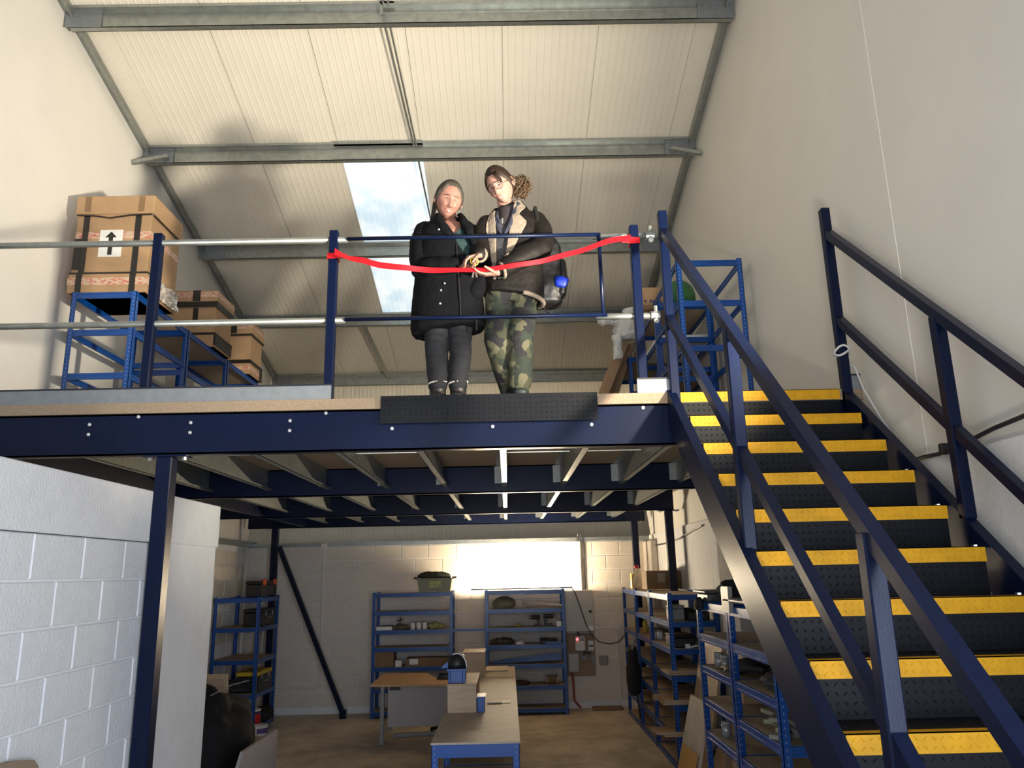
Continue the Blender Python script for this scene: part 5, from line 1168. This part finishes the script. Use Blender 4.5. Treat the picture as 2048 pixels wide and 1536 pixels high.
sp = nd(nt, 'ShaderNodeSeparateColor'); nt.links.new(vo.outputs['Color'], sp.inputs[0])
rp = nd(nt, 'ShaderNodeValToRGB'); rp.color_ramp.interpolation = 'CONSTANT'; e = rp.color_ramp.elements
e[0].position = 0; e[0].color = (.010, .017, .012, 1); e[1].position = .36; e[1].color = (.030, .034, .018, 1)
q = e.new(.60); q.color = (.006, .006, .009, 1); q = e.new(.82); q.color = (.075, .072, .042, 1)
nt.links.new(sp.outputs[0], rp.inputs[0]); nt.links.new(rp.outputs[0], p.inputs['Base Color'])
tr = MB(); tr.loft([ringz(.06, 5.14, z, rx, ry, 28) for z, rx, ry in ((3.93, .165, .125), (4.0, .175, .135), (4.10, .17, .13), (4.14, .165, .125))])
for h, k, f in LEGS:
    limb(tr, [(h[0], h[1], 4.0, .10, .12), (h[0], h[1], 3.86, .098, .11), (k[0], k[1], 3.68, .088, .09), ((k[0]*.55+f[0]*.45), (k[1]+f[1])/2+.01, 3.52, .084, .088), (f[0], f[1]+.01, 3.36, .078, .08), (f[0], f[1]+.01, 3.30, .066, .07)], 22)
tme = fuse(tr, .0075, 4); folds(tme, .0065, 8, (.8, 1, 1.8), 25); tobj('trousers', tme, CAMO, mn)
for (h, k, f), cl in zip(LEGS, (BOOT, mat('dark_green_boot', (.012, .022, .020), .6))):
    fx, fy = f; bt = MB(); limb(bt, [(fx, fy+.01, 3.33, .064, .07), (fx, fy, 3.28, .062, .066), (fx, fy-.06, 3.262, .056, .04), (fx, fy-.16, 3.252, .046, .03)], 16)
    bt.v = [(a, b, max(c, ZD+.004)) for a, b, c in bt.v]
    o = tobj('boot', fuse(bt, .006, 2), cl, mn)
    part('sole', MB().prism([(fx-.055, fy+.075), (fx+.055, fy+.075), (fx+.058, fy-.08), (fx+.036, fy-.19), (fx-.036, fy-.19), (fx-.058, fy-.08)], 2, ZD, ZD+.016), BLACK, o, fixn=True)

# --- backpack worn by the man, with a blue pouch hung on it
bp = thing('backpack', 'black backpack worn on the back of the man', 'backpack', (.33, 5.32, 3.99))
PACK = mat('black_nylon', (.010, .010, .012), .5, nscale=16, namt=.3, bump=.1, bscale=200)
bk = MB(); bk.loft([ringz(.315, 5.325, z, rx, ry, 32, 3.2) for z, rx, ry in ((3.985, .09, .08), (4.0, .115, .105), (4.10, .13, .12), (4.3, .13, .12), (4.44, .12, .105), (4.50, .085, .08), (4.52, .05, .05))])
limb(bk, [(.43, 5.27, 4.05, .03, .06), (.445, 5.27, 4.15, .035, .07), (.44, 5.27, 4.30, .025, .06)], 14)
bme = fuse(bk, .008, 3); folds(bme, .004, 10, (1, 1, 1), 31); tobj('bag', bme, PACK, bp)
part('strap', MB().tube([(.20, 5.29, 4.50), (.235, 5.20, 4.635), (.245, 5.06, 4.64), (.26, 5.02, 4.52)], .014, 8), BLACK, bp)
part('strap', MB().tube([(.30, 5.22, 4.03), (.27, 5.2, 3.96), (.31, 5.19, 3.90), (.33, 5.18, 3.88)], .007, 6), BLACK, bp)
part('zip', MB().tube([(.44, 5.31, 4.12), (.447, 5.30, 4.3), (.42, 5.30, 4.46)], .004, 6), GREYP, bp)
bpouch = thing('blue_pouch', 'bright blue pouch dangling from the black backpack', 'pouch', (.43, 5.20, 4.08))
pm = MB().loft([[V((.425+math.cos(t)*r, 5.20+math.sin(t)*r*.5, 4.085+z)) for t in [2*PI*k/14 for k in range(14)]] for z, r in ((0, .028), (.01, .045), (.05, .055), (.075, .052), (.08, .03))])
part('pouch', crumple(pm, .014, 26), mat('bright_blue', (.004, .03, .45), .5, nscale=12, namt=.3), bpouch, True)
part('cord', MB().tube([(.40, 5.20, 4.17), (.395, 5.22, 4.22), (.43, 5.22, 4.20), (.445, 5.20, 4.16)], .005, 6), BLACK, bpouch)

# --- ribbon and scissors
rb = thing('ribbon', 'red ribbon tied across the gate opening, sagging in the middle', 'ribbon', (-.12, 4.86, 4.05))
cp = [(-1.13, 4.235), (-1.03, 4.185), (-.93, 4.16), (-.82, 4.13), (-.67, 4.105), (-.52, 4.088), (-.37, 4.080), (-.22, 4.078), (-.05, 4.088), (.12, 4.110), (.26, 4.135), (.39, 4.165), (.53, 4.205), (.67, 4.255), (.78, 4.285), (.88, 4.30)]
def cat(P, n=6):
    out = []
    for i in range(len(P)-1):
        p0, p1, p2, p3 = [V((*P[max(0, min(len(P)-1, k))], 0)) for k in (i-1, i, i+1, i+2)]
        for j in range(n):
            t = j/n; out.append(.5*((2*p1)+(-p0+p2)*t+(2*p0-5*p1+4*p2-p3)*t*t+(-p0+3*p1-3*p2+p3)*t**3))
    return out+[V((*P[-1], 0))]
C_ = cat(cp); A, B = [], []
for i, c in enumerate(C_):
    t = i/(len(C_)-1); hw = .0165+.010*(abs(t-.55)*1.8)**1.5; tw = .35*math.sin(t*17)+.5*G_(t-.97, .06)+.5*G_(t-.04, .05)
    y = 4.845-.012*math.sin(t*PI)+.006*math.sin(t*40)
    A.append((c.x, y-hw*math.sin(tw)*.6, c.y-hw*math.cos(tw))); B.append((c.x, y+hw*math.sin(tw)*.6, c.y+hw*math.cos(tw)))
n = len(A); mb = MB().add(A+B, [(i, i+1, n+i+1, n+i) for i in range(n-1)])
o = part('band', mb, RED, rb); thicken(o, .0012)
for x, z, h in ((-1.155, 4.225, .045), (.915, 4.30, .05)):
    k = MB(); q = .034
    for zz_ in (0, .012): pass
    k.add([(x-q, 4.890, z-h/2), (x+q, 4.890, z-h/2+.004), (x+q, 4.960, z-h/2), (x-q, 4.960, z-h/2-.003), (x-q, 4.890, z+h/2), (x+q, 4.890, z+h/2-.006), (x+q, 4.960, z+h/2), (x-q, 4.960, z+h/2)],
          [(0,1,5,4), (1,2,6,5), (2,3,7,6), (3,0,4,7)])
    k.add([(x+(.03 if x < 0 else -.03), 4.888, z-h*.4), (x+(.09 if x < 0 else -.09), 4.868, z-h*.55), (x+(.09 if x < 0 else -.09), 4.862, z+h*.1), (x+(.03 if x < 0 else -.03), 4.886, z+h*.3)], [(0,1,2,3)])
    kk = part('wrap', k, RED, rb); thicken(kk, .0015)
sc = thing('scissors', 'small scissors with yellow handles held in their hands at the ribbon', 'scissors', (-.19, 4.865, 4.08))
YH = mat('yellow_handles', (.66, .48, .05), .4)
part('blade', MB().bar((-.195, 4.872, 4.13), (-.170, 4.852, 4.035), .012, .003, (0, 1, 0)), ALU, sc); part('blade', MB().bar((-.182, 4.876, 4.13), (-.200, 4.856, 4.035), .012, .003, (0, 1, 0)), ALU, sc)
for x, tz in ((-.200, 4.163), (-.176, 4.155)):
    part('handle', MB().tube([V((x+.014*math.cos(t), 4.876, tz+.022*math.sin(t))) for t in [2*PI*k/14 for k in range(15)]], .0045, 8).tube([(x, 4.876, tz-.022), (-.189, 4.874, 4.12)], .005, 6), YH, sc, True)
part('pivot', MB().tube([(-.189, 4.868, 4.105), (-.189, 4.882, 4.105)], .005, 8), ALU, sc)
